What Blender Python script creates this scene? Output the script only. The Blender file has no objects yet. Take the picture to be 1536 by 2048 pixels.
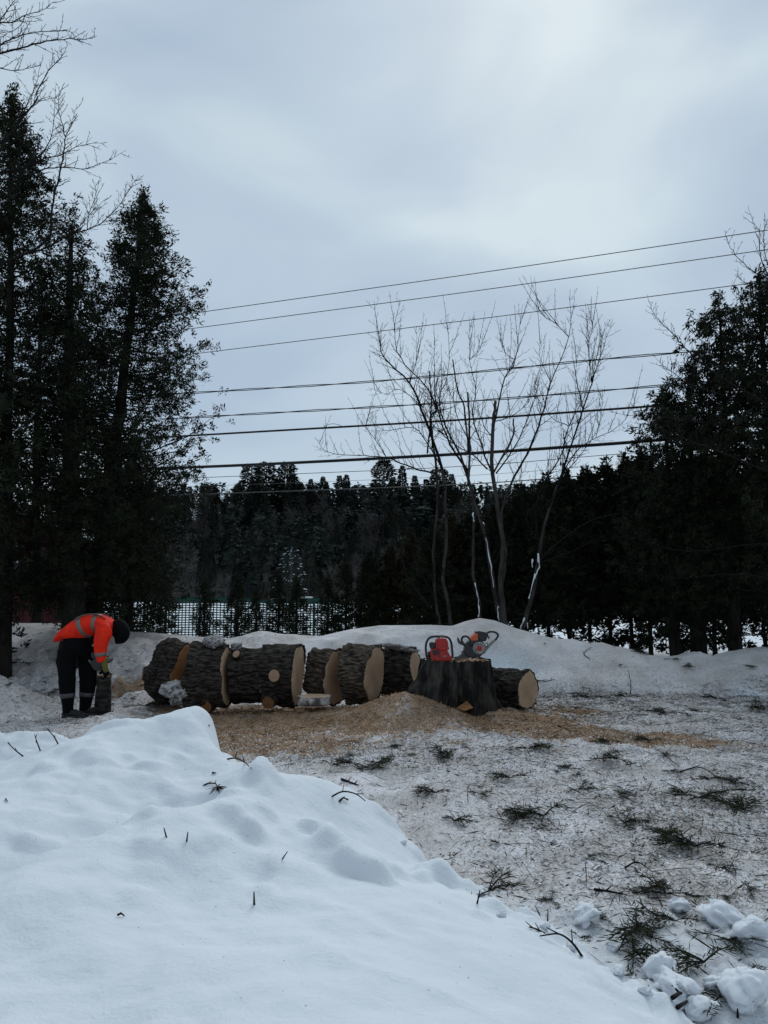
import bpy, math, random
import numpy as np
from mathutils import Vector, Matrix
R = math.radians
sc = bpy.context.scene
C = sc.collection
# ------------------------------------------------------------ camera
F, CX, CY, CAMZ = 1507.0, 768.0, 1024.0, 1.6
PITCH = math.atan(166/F)
cd = bpy.data.cameras.new('camera'); cam = bpy.data.objects.new('camera', cd); C.objects.link(cam)
cam.location = (0, 0, CAMZ); cam.rotation_euler = (math.pi/2+PITCH, 0, 0)
cd.sensor_fit = 'HORIZONTAL'; cd.sensor_width = 36; cd.lens = 36*F/1536
cd.clip_start = .05; cd.clip_end = 3000
sc.camera = cam
# ------------------------------------------------------------ light
SUN_EL, SUN_AZ = 42, 12          # sun behind cloud, ahead and a little to the right
sd = bpy.data.lights.new('sun', 'SUN'); sd.energy = 1.35; sd.angle = R(35); sd.color = (.97, 1, .98)
sun = bpy.data.objects.new('sun', sd); C.objects.link(sun)
sdir = Vector((math.sin(R(SUN_AZ))*math.cos(R(SUN_EL)), math.cos(R(SUN_AZ))*math.cos(R(SUN_EL)), math.sin(R(SUN_EL))))
sun.rotation_euler = sdir.to_track_quat('Z', 'Y').to_euler()
W = bpy.data.worlds.new('World'); sc.world = W; W.use_nodes = True
nt = W.node_tree; N = nt.nodes; L = nt.links; N.clear()
out = N.new('ShaderNodeOutputWorld'); bg = N.new('ShaderNodeBackground')
bg.inputs['Strength'].default_value = 0.10
sky = N.new('ShaderNodeTexSky'); sky.sky_type = 'NISHITA'; sky.sun_disc = False
sky.sun_elevation = R(SUN_EL); sky.sun_rotation = R(SUN_AZ)
tc = N.new('ShaderNodeTexCoord')
mp = N.new('ShaderNodeMapping'); mp.inputs['Scale'].default_value = (1.0, 1.0, 2.0); mp.inputs['Location'].default_value = (.92, .45, .55)
L.new(tc.outputs['Generated'], mp.inputs['Vector'])
n1 = N.new('ShaderNodeTexNoise'); n1.inputs['Scale'].default_value = 2.6; n1.inputs['Detail'].default_value = 5; n1.inputs['Roughness'].default_value = .42; n1.inputs['Distortion'].default_value = .35
L.new(mp.outputs[0], n1.inputs['Vector'])
cr = N.new('ShaderNodeValToRGB'); e = cr.color_ramp.elements
e[0].position = .36; e[0].color = (4.1, 5.2, 6.45, 1)
e[1].position = .64; e[1].color = (6.2, 7.4, 7.95, 1)
m = cr.color_ramp.elements.new(.50); m.color = (4.9, 6.05, 7.1, 1)
L.new(n1.outputs['Fac'], cr.inputs['Fac'])
# overcast is brighter on the side the hidden sun stands, darker behind the viewer
dot = N.new('ShaderNodeVectorMath'); dot.operation = 'DOT_PRODUCT'; dot.inputs[1].default_value = (0, 1, 0)
L.new(tc.outputs['Generated'], dot.inputs[0])
mr = N.new('ShaderNodeMapRange'); mr.inputs[1].default_value = -.7; mr.inputs[2].default_value = .6; mr.inputs[3].default_value = .80; mr.inputs[4].default_value = 1.0; mr.interpolation_type = 'SMOOTHSTEP'
L.new(dot.outputs['Value'], mr.inputs[0])
vm = N.new('ShaderNodeVectorMath'); vm.operation = 'SCALE'
L.new(cr.outputs['Color'], vm.inputs[0]); L.new(mr.outputs[0], vm.inputs['Scale'])
mx = N.new('ShaderNodeMixRGB'); mx.inputs[0].default_value = .10
L.new(vm.outputs[0], mx.inputs[1]); L.new(sky.outputs[0], mx.inputs[2])
L.new(mx.outputs[0], bg.inputs['Color']); L.new(bg.outputs[0], out.inputs['Surface'])
sc.view_settings.view_transform = 'Standard'; sc.view_settings.look = 'None'
sc.view_settings.exposure = 0.0; sc.view_settings.gamma = 1

# ------------------------------------------------------------ helpers
def ray(px, py):
    u = (px-CX)/F; v = (CY-py)/F; s, c = math.sin(PITCH), math.cos(PITCH)
    return u, c-v*s, s+v*c
def P(px, py, Y):
    """point in the place seen in that direction at Y metres ahead"""
    x, y, z = ray(px, py); k = Y/y
    return Vector((x*k, Y, CAMZ+z*k))
def G(px, py, z=0.0):
    x, y, zz = ray(px, py); k = (z-CAMZ)/zz
    return Vector((x*k, y*k, z))

def _hash(ix, iy, seed):
    h = (ix*374761393 + iy*668265263 + seed*1442695041) & 0xffffffff
    h = ((h ^ (h >> 13))*1274126177) & 0xffffffff
    return ((h ^ (h >> 16)) & 0xffff)/65535.0
def vnoise(x, y, seed=0):
    x = np.asarray(x, float); y = np.asarray(y, float)
    ix = np.floor(x).astype(np.int64); iy = np.floor(y).astype(np.int64)
    fx = x-ix; fy = y-iy; fx = fx*fx*fx*(fx*(fx*6-15)+10); fy = fy*fy*fy*(fy*(fy*6-15)+10)
    a = _hash(ix, iy, seed); b = _hash(ix+1, iy, seed); c = _hash(ix, iy+1, seed); d = _hash(ix+1, iy+1, seed)
    return (a*(1-fx)+b*fx)*(1-fy)+(c*(1-fx)+d*fx)*fy*1.0
def fbm(x, y, s, oct=4, seed=0, gain=.5):
    t = 0; a = 1; n = 0
    for o in range(oct):
        t = t+a*(vnoise(x*s+17.3*o, y*s-9.1*o, seed+o)-.5)*2; n += a; a *= gain; s *= 2.03
    return t/n
def sstep(a, b, x):
    t = np.clip((x-a)/(b-a), 0, 1); return t*t*(3-2*t)

def mesh_from(name, V, Fc, mats, smooth=True, matidx=None):
    """V (n,3) array, Fc list/array of faces (all of one size if array)"""
    me = bpy.data.meshes.new(name)
    V = np.asarray(V, dtype=np.float32)
    if isinstance(Fc, np.ndarray):
        k = Fc.shape[1]; nf = Fc.shape[0]
        me.vertices.add(len(V)); me.vertices.foreach_set('co', V.ravel())
        me.loops.add(nf*k); me.loops.foreach_set('vertex_index', Fc.astype(np.int32).ravel())
        me.polygons.add(nf); me.polygons.foreach_set('loop_start', np.arange(0, nf*k, k, dtype=np.int32))
        me.polygons.foreach_set('loop_total', np.full(nf, k, dtype=np.int32))
    else:
        me.from_pydata([tuple(v) for v in V], [], Fc)
    for m_ in (mats if isinstance(mats, (list, tuple)) else [mats]): me.materials.append(m_)
    if matidx is not None: me.polygons.foreach_set('material_index', np.asarray(matidx, dtype=np.int32))
    me.polygons.foreach_set('use_smooth', np.full(len(me.polygons), smooth, dtype=bool))
    me.update(calc_edges=True); me.validate()
    return me
def obj(name, me, parent=None, loc=None, label=None):
    o = bpy.data.objects.new(name, me); C.objects.link(o)
    if parent: o.parent = parent
    if loc is not None: o.location = loc
    if label: o['label'] = label
    return o
def tag(o, label, cat, group=None, kind=None):
    if label: o['label'] = label
    if cat: o['category'] = cat
    if group: o['group'] = group
    if kind: o['kind'] = kind
    return o
def thing(name, loc, label, cat, group=None, rz=0):
    o = bpy.data.objects.new(name, None); C.objects.link(o); o.empty_display_size = .2
    o.location = loc; o.rotation_euler = (0, 0, rz)
    return tag(o, label, cat, group)

class MB:
    """collects shapes into one mesh"""
    def __init__(s): s.v = []; s.f = []; s.m = []
    def add(s, V, Fc, mi=0):
        b = len(s.v); s.v += [tuple(v) for v in V]; s.f += [tuple(i+b for i in f) for f in Fc]; s.m += [mi]*len(Fc)
    def ring_tube(s, rings, cap=True, mi=0):
        n = len(rings[0]); V = [p for r in rings for p in r]; Fc = []
        for i in range(len(rings)-1):
            for j in range(n):
                k = (j+1) % n; Fc.append((i*n+j, i*n+k, (i+1)*n+k, (i+1)*n+j))
        if cap: Fc.append(tuple(range(n-1, -1, -1))); Fc.append(tuple((len(rings)-1)*n+j for j in range(n)))
        s.add(V, Fc, mi)
    def tube(s, pts, rad, n=6, cap=True, mi=0, closed=False):
        pts = [Vector(p) for p in pts]
        if not hasattr(rad, '__len__'): rad = [rad]*len(pts)
        rings = []; up = None
        for i, p in enumerate(pts):
            if closed: t = pts[(i+1) % len(pts)]-pts[i-1]
            else: t = pts[min(i+1, len(pts)-1)]-pts[max(i-1, 0)]
            if t.length < 1e-9: t = Vector((0, 0, 1))
            t.normalize()
            if up is None: up = t.orthogonal().normalized()
            up = (up-t*up.dot(t))
            if up.length < 1e-6: up = t.orthogonal()
            up.normalize(); sd_ = t.cross(up)
            r = rad[i]
            rx, ry = (r if hasattr(r, '__len__') else (r, r))
            rings.append([p+up*math.cos(a)*rx+sd_*math.sin(a)*ry for a in [2*math.pi*k/n for k in range(n)]])
        if closed: rings.append(rings[0]); cap = False
        s.ring_tube(rings, cap, mi)
    def box(s, c, size, rot=None, mi=0, taper=1.0):
        x, y, z = [q/2 for q in size]; V = []
        for dz in (-1, 1):
            k = taper if dz > 0 else 1
            for dx, dy in ((-1, -1), (1, -1), (1, 1), (-1, 1)):
                p = Vector((dx*x*k, dy*y*k, dz*z))
                if rot is not None: p = rot @ p
                V.append(p+Vector(c))
        s.add(V, [(3, 2, 1, 0), (4, 5, 6, 7), (0, 1, 5, 4), (1, 2, 6, 5), (2, 3, 7, 6), (3, 0, 4, 7)], mi)
    def prism(s, poly, y0, y1, mi=0):
        """polygon in xz, extruded along y"""
        n = len(poly); V = [(x, y0, z) for x, z in poly]+[(x, y1, z) for x, z in poly]
        Fc = [tuple(range(n)), tuple(range(2*n-1, n-1, -1))]+[(i, i+n, (i+1) % n+n, (i+1) % n) for i in range(n)]
        s.add(V, Fc, mi)
    def mesh(s, name, mats, smooth=True):
        return mesh_from(name, np.array(s.v, dtype=float).reshape(-1, 3), s.f, mats, smooth, s.m)
def bevel(o, w=.008, seg=2):
    b = o.modifiers.new('bevel', 'BEVEL'); b.width = w; b.segments = seg; b.limit_method = 'ANGLE'; b.angle_limit = R(35)
    return o
def catmull(pts, n=4):
    pts = [Vector(p) for p in pts]; q = [pts[0]*2-pts[1]]+pts+[pts[-1]*2-pts[-2]]; o = []
    for i in range(1, len(q)-2):
        for k in range(n):
            t = k/n; a, b, c, d = q[i-1], q[i], q[i+1], q[i+2]
            o.append(.5*((2*b)+(c-a)*t+(2*a-5*b+4*c-d)*t*t+(3*b-a-3*c+d)*t**3))
    o.append(pts[-1]); return o

# ------------------------------------------------------------ materials
def mat(name, col, rough=.8, spec=.3, col2=None, scale=8, bump=0, bscale=None, detail=6, stretch=(1, 1, 1), metal=0, ramp=(.35, .65), coord='Object', bdist=.02):
    m_ = bpy.data.materials.new(name); m_.use_nodes = True; t = m_.node_tree; b = t.nodes['Principled BSDF']
    b.inputs['Base Color'].default_value = (*col, 1); b.inputs['Roughness'].default_value = rough
    b.inputs['Specular IOR Level'].default_value = spec; b.inputs['Metallic'].default_value = metal
    tc_ = t.nodes.new('ShaderNodeTexCoord'); mp_ = t.nodes.new('ShaderNodeMapping'); mp_.inputs['Scale'].default_value = stretch
    t.links.new(tc_.outputs[coord], mp_.inputs['Vector'])
    if col2:
        n_ = t.nodes.new('ShaderNodeTexNoise'); n_.inputs['Scale'].default_value = scale; n_.inputs['Detail'].default_value = detail
        t.links.new(mp_.outputs[0], n_.inputs['Vector'])
        r_ = t.nodes.new('ShaderNodeValToRGB'); r_.color_ramp.elements[0].position = ramp[0]; r_.color_ramp.elements[1].position = ramp[1]
        r_.color_ramp.elements[0].color = (*col, 1); r_.color_ramp.elements[1].color = (*col2, 1)
        t.links.new(n_.outputs['Fac'], r_.inputs['Fac']); t.links.new(r_.outputs['Color'], b.inputs['Base Color'])
    if bump:
        n_ = t.nodes.new('ShaderNodeTexNoise'); n_.inputs['Scale'].default_value = bscale or scale*2; n_.inputs['Detail'].default_value = 8
        t.links.new(mp_.outputs[0], n_.inputs['Vector'])
        bp = t.nodes.new('ShaderNodeBump'); bp.inputs['Strength'].default_value = bump; bp.inputs['Distance'].default_value = bdist
        t.links.new(n_.outputs['Fac'], bp.inputs['Height']); t.links.new(bp.outputs[0], b.inputs['Normal'])
    return m_

def N_(t, typ, **kw):
    n_ = t.nodes.new(typ)
    for k, v in kw.items():
        if k.startswith('i_'):
            key = k[2:]; n_.inputs[int(key) if key.isdigit() else key.replace('_', ' ')].default_value = v
        else: setattr(n_, k, v)
    return n_
def mixc(t, fac, a, b):
    n_ = t.nodes.new('ShaderNodeMixRGB')
    for i, q in enumerate((fac, a, b)):
        if hasattr(q, 'is_linked') or isinstance(q, bpy.types.NodeSocket): t.links.new(q, n_.inputs[i])
        elif isinstance(q, tuple): n_.inputs[i].default_value = (*q, 1)
        else: n_.inputs[i].default_value = q
    return n_.outputs[0]
def noise_mask(t, vec, scale, lo, hi, detail=5, rough=.55, dist=0):
    n_ = N_(t, 'ShaderNodeTexNoise', i_Scale=scale, i_Detail=detail, i_Roughness=rough, i_Distortion=dist)
    t.links.new(vec, n_.inputs['Vector'])
    r_ = N_(t, 'ShaderNodeMapRange', i_1=lo, i_2=hi)
    t.links.new(n_.outputs['Fac'], r_.inputs[0]); return r_.outputs[0], n_.outputs['Fac']
def mul(t, a, b, op='MULTIPLY'):
    n_ = t.nodes.new('ShaderNodeMath'); n_.operation = op; n_.use_clamp = True
    for i, q in enumerate((a, b)):
        if isinstance(q, bpy.types.NodeSocket): t.links.new(q, n_.inputs[i])
        else: n_.inputs[i].default_value = q
    return n_.outputs[0]

def snow_mat(name, clean=(.71, .75, .80), litter=False, bumpk=1.0, dusty=False, glow=.0):
    """vertex colour 'mask': R sawdust, G litter and dirt, B fresh clean snow / ice"""
    m_ = bpy.data.materials.new(name); m_.use_nodes = True; t = m_.node_tree; b = t.nodes['Principled BSDF']
    b.inputs['Roughness'].default_value = .75; b.inputs['Specular IOR Level'].default_value = .2
    tc_ = N_(t, 'ShaderNodeTexCoord'); v = tc_.outputs['Object']
    at = N_(t, 'ShaderNodeVertexColor', layer_name='mask'); sp = N_(t, 'ShaderNodeSeparateColor'); t.links.new(at.outputs['Color'], sp.inputs[0])
    saw, dirt, fresh = sp.outputs[0], sp.outputs[1], sp.outputs[2]
    c = clean
    hts = []
    if litter or dusty:
        a, _ = noise_mask(t, v, 1.3, .35, .7)
        base = mixc(t, a, (.70, .68, .70), (.55, .51, .50)) if dusty else mixc(t, a, (.79, .77, .80), (.62, .585, .575))
        c = mixc(t, fresh, base, clean)
        # grains of dirt and crushed bark
        g1, _ = noise_mask(t, v, 34 if litter else 22, .50, .62, 3, .6)
        g2, _ = noise_mask(t, v, 75 if litter else 60, .54, .62, 2, .6)
        g3, _ = noise_mask(t, v, 2.6, .40, .62, 4)
        k = .85 if litter else .5
        c = mixc(t, mul(t, mul(t, g1, dirt), k*.75), c, (.15, .13, .115))
        c = mixc(t, mul(t, mul(t, g2, dirt), k), c, (.05, .045, .04))
        c = mixc(t, mul(t, mul(t, g3, dirt), k*.45), c, (.13, .115, .085))
        g5, _ = noise_mask(t, v, .9, .50, .66, 5, .6, .6)
        c = mixc(t, mul(t, mul(t, g5, dirt), k*.60), c, (.20, .175, .145))
        # sawdust with ragged edge
        e1, _ = noise_mask(t, v, 5.0, .2, .8, 6, .65)
        sm = mul(t, saw, 1.0); sm2 = N_(t, 'ShaderNodeMath', operation='MULTIPLY_ADD', i_1=1.0, i_2=-.5); t.links.new(e1, sm2.inputs[0])
        sa = N_(t, 'ShaderNodeMath', operation='ADD'); t.links.new(sm, sa.inputs[0]); t.links.new(sm2.outputs[0], sa.inputs[1])
        sr = N_(t, 'ShaderNodeMapRange', i_1=.35, i_2=.62); t.links.new(sa.outputs[0], sr.inputs[0])
        gr, _ = noise_mask(t, v, 60, .36, .64, 4, .7)
        gb, _ = noise_mask(t, v, 2.0, .3, .7, 4)
        s1 = mixc(t, gb, (.43, .245, .12), (.31, .185, .10))
        s2 = mixc(t, gr, (.10, .058, .034), s1)
        g4, _ = noise_mask(t, v, 130, .60, .66, 2)
        s3 = mixc(t, g4, s2, (.62, .46, .29))
        pt, _ = noise_mask(t, v, 3.2, .30, .62, 6, .7); pt2 = N_(t, 'ShaderNodeMapRange', i_3=.72, i_4=1.0); t.links.new(pt, pt2.inputs[0])
        c = mixc(t, mul(t, pt2.outputs[0], mul(t, sr.outputs[0], mul(t, saw, 2.2))), c, s3)
        t.links.new(c, b.inputs['Base Color'])
    else:
        a, _ = noise_mask(t, v, 1.2, .3, .7)
        c = mixc(t, a, clean, tuple(q*.965 for q in clean))
        sp1, _ = noise_mask(t, v, 45, .745, .76, 2)
        c = mixc(t, mul(t, sp1, .7), c, (.12, .10, .08))
        t.links.new(c, b.inputs['Base Color'])
        b.inputs['Subsurface Weight'].default_value = 0
    n1_ = N_(t, 'ShaderNodeTexNoise', i_Scale=9.0 if not litter else 20., i_Detail=9, i_Roughness=.62); t.links.new(v, n1_.inputs['Vector'])
    bp = N_(t, 'ShaderNodeBump', i_Strength=.55*bumpk, i_Distance=.03); t.links.new(n1_.outputs['Fac'], bp.inputs['Height'])
    n2_ = N_(t, 'ShaderNodeTexNoise', i_Scale=70, i_Detail=5, i_Roughness=.7); t.links.new(v, n2_.inputs['Vector'])
    bp2 = N_(t, 'ShaderNodeBump', i_Strength=.5*bumpk, i_Distance=.008); t.links.new(n2_.outputs['Fac'], bp2.inputs['Height'])
    t.links.new(bp.outputs[0], bp2.inputs['Normal']); t.links.new(bp2.outputs[0], b.inputs['Normal'])
    return m_

M = {}
M['ground'] = snow_mat('trampled_snow', litter=True, bumpk=1.3)
M['bank'] = snow_mat('dusty_snow', clean=(.82, .88, .94), dusty=True, bumpk=.8)
M['snow'] = snow_mat('clean_snow', bumpk=.85)
M['snowcap'] = mat('snow_cap', (.80, .83, .88), .7, .2, bump=.4, scale=20)
M['snowdirty'] = mat('crusty_snow', (.50, .49, .50), .8, .2, (.12, .10, .09), 4, .9, 25, ramp=(.42, .62))
M['hill'] = mat('forest_floor', (.030, .028, .025), .95, .1, (.06, .055, .05), .5)
M['bark'] = mat('log_bark', (.010, .008, .008), .9, .15, (.105, .086, .073), 38, 1.0, 34, stretch=(.24, 1, 1), ramp=(.40, .80), bdist=.05)
M['barkbrown'] = mat('brown_log_bark', (.018, .013, .011), .9, .15, (.19, .15, .115), 38, 1.0, 34, stretch=(.24, 1, 1), ramp=(.38, .76), bdist=.05)
M['barkv'] = mat('stump_bark', (.009, .008, .008), .85, .2, (.085, .072, .062), 12, 1.0, 18, stretch=(1, 1, .2), ramp=(.42, .75), bdist=.06)
M['birch'] = mat('pale_crusted_bark', (.09, .08, .075), .9, .15, (.50, .47, .45), 9, .9, 18, ramp=(.42, .62))
M['trunk'] = mat('tree_bark', (.012, .010, .009), .95, .1, (.034, .029, .026), 10, .8, 14, stretch=(1, 1, .15))
M['grey_twig'] = mat('grey_bark', (.022, .019, .018), .9, .15, (.060, .053, .049), 7, .4, 20, stretch=(1, 1, .4))
M['twig'] = mat('dark_twig', (.010, .008, .008), .9, .15)
M['twigred'] = mat('red_brown_twig', (.035, .02, .015), .85, .2)
M['leaf'] = mat('cedar_foliage', (.009, .012, .007), .8, .15, (.024, .030, .015), 2.2)
M['leaf2'] = mat('olive_cedar_foliage', (.022, .020, .010), .8, .15, (.042, .036, .016), 2.2)
M['fir'] = mat('spruce_foliage', (.016, .027, .025), .85, .15, (.042, .052, .044), .3)
M['pine'] = mat('pine_foliage', (.018, .028, .022), .85, .15, (.048, .050, .034), .4)
M['brush'] = mat('bare_brush', (.055, .05, .05), .9, .1, (.13, .12, .12), .25)
M['sprig'] = mat('green_sprig', (.012, .019, .009), .8, .15, (.040, .042, .024), 12)
M['chip'] = mat('wood_chip', (.46, .30, .17), .8, .2, (.26, .15, .08), 7)
M['jacket'] = mat('orange_jacket_cloth', (.95, .030, .008), .75, .2, (.66, .020, .006), 7, .8, 11)
M['reflect'] = mat('reflective_band', (.17, .125, .11), .45, .5)
M['refdark'] = mat('dim_reflective_band', (.06, .06, .065), .5, .4)
M['black'] = mat('black_cloth', (.004, .004, .005), .9, .1, bump=.4, scale=20)
M['boot'] = mat('boot_leather', (.014, .014, .015), .6, .4, bump=.5, scale=40)
M['skin'] = mat('skin', (.42, .22, .15), .6, .3)
M['glove'] = mat('olive_glove', (.15, .14, .035), .8, .2)
M['plastic'] = mat('black_plastic', (.010, .010, .011), .35, .5)
M['redp'] = mat('red_plastic', (.50, .012, .010), .35, .5, (.28, .008, .008), 22)
M['orangep'] = mat('orange_plastic', (.60, .09, .022), .4, .5)
M['greyp'] = mat('grey_plastic', (.34, .33, .32), .45, .5, (.16, .15, .15), 30)
M['steel'] = mat('bar_steel', (.10, .10, .10), .4, .5, metal=.7)
M['green_net'] = mat('green_plastic_net', (.010, .085, .060), .5, .4)
M['net'] = mat('dark_plastic_net', (.018, .062, .050), .6, .3)
M['wire'] = mat('cable', (.010, .010, .012), .6, .3)
M['wiregrey'] = mat('aluminium_conductor', (.035, .037, .04), .5, .5)
M['redwall'] = mat('dark_red_siding', (.10, .024, .030), .85, .2, (.065, .017, .021), 3, .3)
M['white_frame'] = mat('weathered_white_paint', (.50, .48, .47), .7, .3)
M['glass'] = mat('window_glass', (.05, .065, .07), .08, .8)
M['post'] = mat('wood_post', (.07, .055, .045), .9, .1, bump=.5, scale=20)

def wood_mat(name, ca=(.44, .30, .20), cb=(.51, .365, .245)):
    m_ = bpy.data.materials.new(name); m_.use_nodes = True; t = m_.node_tree; b = t.nodes['Principled BSDF']
    b.inputs['Roughness'].default_value = .75; b.inputs['Specular IOR Level'].default_value = .2
    tc_ = N_(t, 'ShaderNodeTexCoord'); mp_ = N_(t, 'ShaderNodeMapping'); mp_.inputs['Scale'].default_value = (0, 1, 1)
    t.links.new(tc_.outputs['Object'], mp_.inputs['Vector'])
    w = N_(t, 'ShaderNodeTexWave', wave_type='RINGS', rings_direction='X', i_Scale=17, i_Distortion=4, i_Detail=3)
    t.links.new(mp_.outputs[0], w.inputs['Vector'])
    n, _ = noise_mask(t, tc_.outputs['Object'], 5, .35, .7)
    c = mixc(t, w.outputs['Fac'], ca, cb); c = mixc(t, mul(t, n, .55), c, tuple(q*.55 for q in ca))
    ln_ = N_(t, 'ShaderNodeVectorMath', operation='LENGTH'); t.links.new(mp_.outputs[0], ln_.inputs[0])
    hr = N_(t, 'ShaderNodeMapRange', i_1=.28, i_2=.05); t.links.new(ln_.outputs['Value'], hr.inputs[0])
    c = mixc(t, mul(t, hr.outputs[0], .45), c, (ca[0]*.62, ca[1]*.52, ca[2]*.45))
    sx = N_(t, 'ShaderNodeSeparateXYZ'); t.links.new(mp_.outputs[0], sx.inputs[0])
    at2 = N_(t, 'ShaderNodeMath', operation='ARCTAN2'); t.links.new(sx.outputs[1], at2.inputs[0]); t.links.new(sx.outputs[2], at2.inputs[1])
    cb_ = N_(t, 'ShaderNodeCombineXYZ'); t.links.new(at2.outputs[0], cb_.inputs[0])
    ck, _ = noise_mask(t, cb_.outputs[0], 5.0, .62, .66, 3, .7)
    c = mixc(t, mul(t, ck, .55), c, tuple(q*.35 for q in ca))
    mp3 = N_(t, 'ShaderNodeMapping'); mp3.inputs['Scale'].default_value = (1, 1.2, 22); mp3.inputs['Rotation'].default_value = (.5, 0, 0); t.links.new(tc_.outputs['Object'], mp3.inputs['Vector'])
    sc_, _ = noise_mask(t, mp3.outputs[0], 2.2, .5, .75, 3)
    c = mixc(t, mul(t, sc_, .35), c, tuple(q*.6 for q in ca))
    t.links.new(c, b.inputs['Base Color'])
    n2 = N_(t, 'ShaderNodeTexNoise', i_Scale=30, i_Detail=6); mp2 = N_(t, 'ShaderNodeMapping'); mp2.inputs['Scale'].default_value = (1, 1, 5)
    t.links.new(tc_.outputs['Object'], mp2.inputs['Vector']); t.links.new(mp2.outputs[0], n2.inputs['Vector'])
    bp = N_(t, 'ShaderNodeBump', i_Strength=.4, i_Distance=.01); t.links.new(n2.outputs['Fac'], bp.inputs['Height']); t.links.new(bp.outputs[0], b.inputs['Normal'])
    return m_
M['wood'] = wood_mat('fresh_cut_wood')
M['wooddark'] = wood_mat('orange_cut_wood', (.26, .12, .05), (.38, .19, .08))

# ------------------------------------------------------------ terrain
def crest_interp(px, tab):
    return np.interp(px, [t[0] for t in tab], [t[1] for t in tab])
BANK = [(-1500, 1235, 15), (-400, 1240, 14.5), (0, 1246, 14.6), (120, 1246, 14.6), (250, 1262, 14.4), (330, 1268, 14.3), (450, 1277, 14.2), (520, 1268, 14.2), (600, 1271, 14.2), (640, 1273, 14.2),
        (700, 1259, 14.2), (760, 1251, 14.2), (860, 1250, 14.2), (905, 1252, 14.2), (930, 1243, 14.2), (960, 1236, 14.2), (990, 1241, 14.2), (1030, 1256, 14.2),
        (1100, 1275, 14.2), (1180, 1284, 14.2), (1230, 1293, 14.1), (1290, 1311, 13.9), (1340, 1316, 13.9), (1390, 1303, 13.9), (1430, 1315, 13.7), (1470, 1304, 13.6), (1536, 1298, 13.6), (1800, 1290, 12.6), (2500, 1290, 12.5)]
bx, bz, by = [], [], []
for px, py, Y in BANK:
    p = P(px, py, Y); bx.append(p.x); by.append(Y); bz.append(p.z)
def ground_h(x, y, fine=True):
    x = np.asarray(x, float); y = np.asarray(y, float)
    z = fbm(x, y, .5, 3, 11)*.035
    # mound of roots and debris left of the stump, sawdust swell
    def gs(px, py, sx, sy, h, Y=None):
        c = G(px, py) if Y is None else Vector(((px-CX)/F*Y, Y, 0))
        return h*np.exp(-((x-c.x)/sx)**2-((y-c.y)/sy)**2)
    z = z+gs(0, 0, 1, 1, 0, 1)
    z = z+.21*np.exp(-((x-.40)/.46)**2-((y-9.75)/.65)**2)+.05*np.abs(fbm(x, y, 2.4, 4, 29))*np.exp(-((x-.3)/1.6)**2-((y-9.6)/.9)**2)
    z = z+.13*np.exp(-((x-.05)/.55)**2-((y-9.9)/.6)**2)
    z = z+.12*np.exp(-((x-.75)/.30)**2-((y-8.95)/.55)**2)
    z = z+.10*np.exp(-((x-1.25)/.7)**2-((y-10.1)/.5)**2)
    z = z+.10*np.exp(-((x+.8)/1.3)**2-((y-9.9)/.45)**2)
    z = z-.05*np.exp(-((x+4.25)/.5)**2-((y-10.3)/.5)**2)+.50*np.exp(-((x+5.65)/.70)**2-((y-10.6)/.9)**2)+.35*np.exp(-((x+6.6)/1.0)**2-((y-10.2)/.9)**2)
    z = z+.22*np.exp(-((x+3.4)/.5)**2-((y-11.3)/.6)**2)
    # near the lower right corner the broken edge of the ploughed snow
    c = G(1420, 1960); z = z+.06*sstep(.9, 0, np.hypot(x-c.x, y-c.y))
    # ruts and small clods
    if fine:
        near = sstep(20, 9, y)
        d = fbm(x, y, 3.2, 4, 5)*.045+np.abs(fbm(x, y, 8, 3, 23))*.040+fbm(x, y, 22, 2, 9)*.012
        d = d+.016*np.sin((y-.22*x)*11+fbm(x, y, .8, 2, 3)*5)*sstep(.5, 3.5, x)*sstep(11.8, 9, y)*sstep(5.5, 8, y)
        z = z+d*near
    # gentle rise of the field beyond the bank up to the wood
    z = z+sstep(14, 20, y)*.25+sstep(20, 75, y)*.62+fbm(x, y, .08, 3, 44)*.12*sstep(18, 40, y)
    return z
def bank_h(x, y):
    cz = np.interp(x, bx, bz); cy = np.interp(x, bx, by)+fbm(x, x*0, .7, 3, 81)*.2
    foot = np.interp(x, [-9, -4.5, -3, 0, 2, 4.2, 5.5, 9], [11.6, 11.6, 11.9, 12.1, 12.1, 12.3, 11.7, 11.2])+fbm(x, x*0+3, .9, 3, 7)*.22
    f = sstep(0, 1, (y-foot)/(cy-foot)); f = np.power(f, .80)
    b = 1-sstep(0, 1, (y-cy)/2.6)
    base = ground_h(x, y, False)
    h = np.where(y < cy, f, b)
    z = base*(1-h)+cz*h - .10*(1-h)
    body = h
    z = z+(fbm(x, y, .9, 3, 31)*.10+fbm(x, y, 3.5, 4, 33)*.050)*np.minimum(body*2.5, 1)*sstep(0, .25, np.abs(y-cy))
    z = z+np.abs(fbm(x, y, 3.0, 5, 38))*.22*sstep(-1.5, -2.6, x)*np.minimum(body*3, 1)*sstep(.85, .5, body)+np.abs(fbm(x, y, 4.5, 4, 36))*.16*np.minimum(body*4, 1)*sstep(.62, .12, body)*(.35+.65*sstep(1.0, -1.5, x)+.3*sstep(3, 5, x))
    # scooped hollow behind the stump
    q = P(1010, 1322, 12.6); dd = np.exp(-(((x-q.x)/.62)**2+((y-13.0)/.34)**2)**2); z = z-.26*dd*sstep(12.5, 13.1, y)
    # undercut shelf further right
    q = P(1225, 1366, 12.3); z = z+.07*sstep(q.x-.9, q.x-.6, x)*sstep(q.x+.75, q.x+.5, x)*sstep(12.35, 12.50, y)*sstep(13.1, 12.7, y)
    return z
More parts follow.
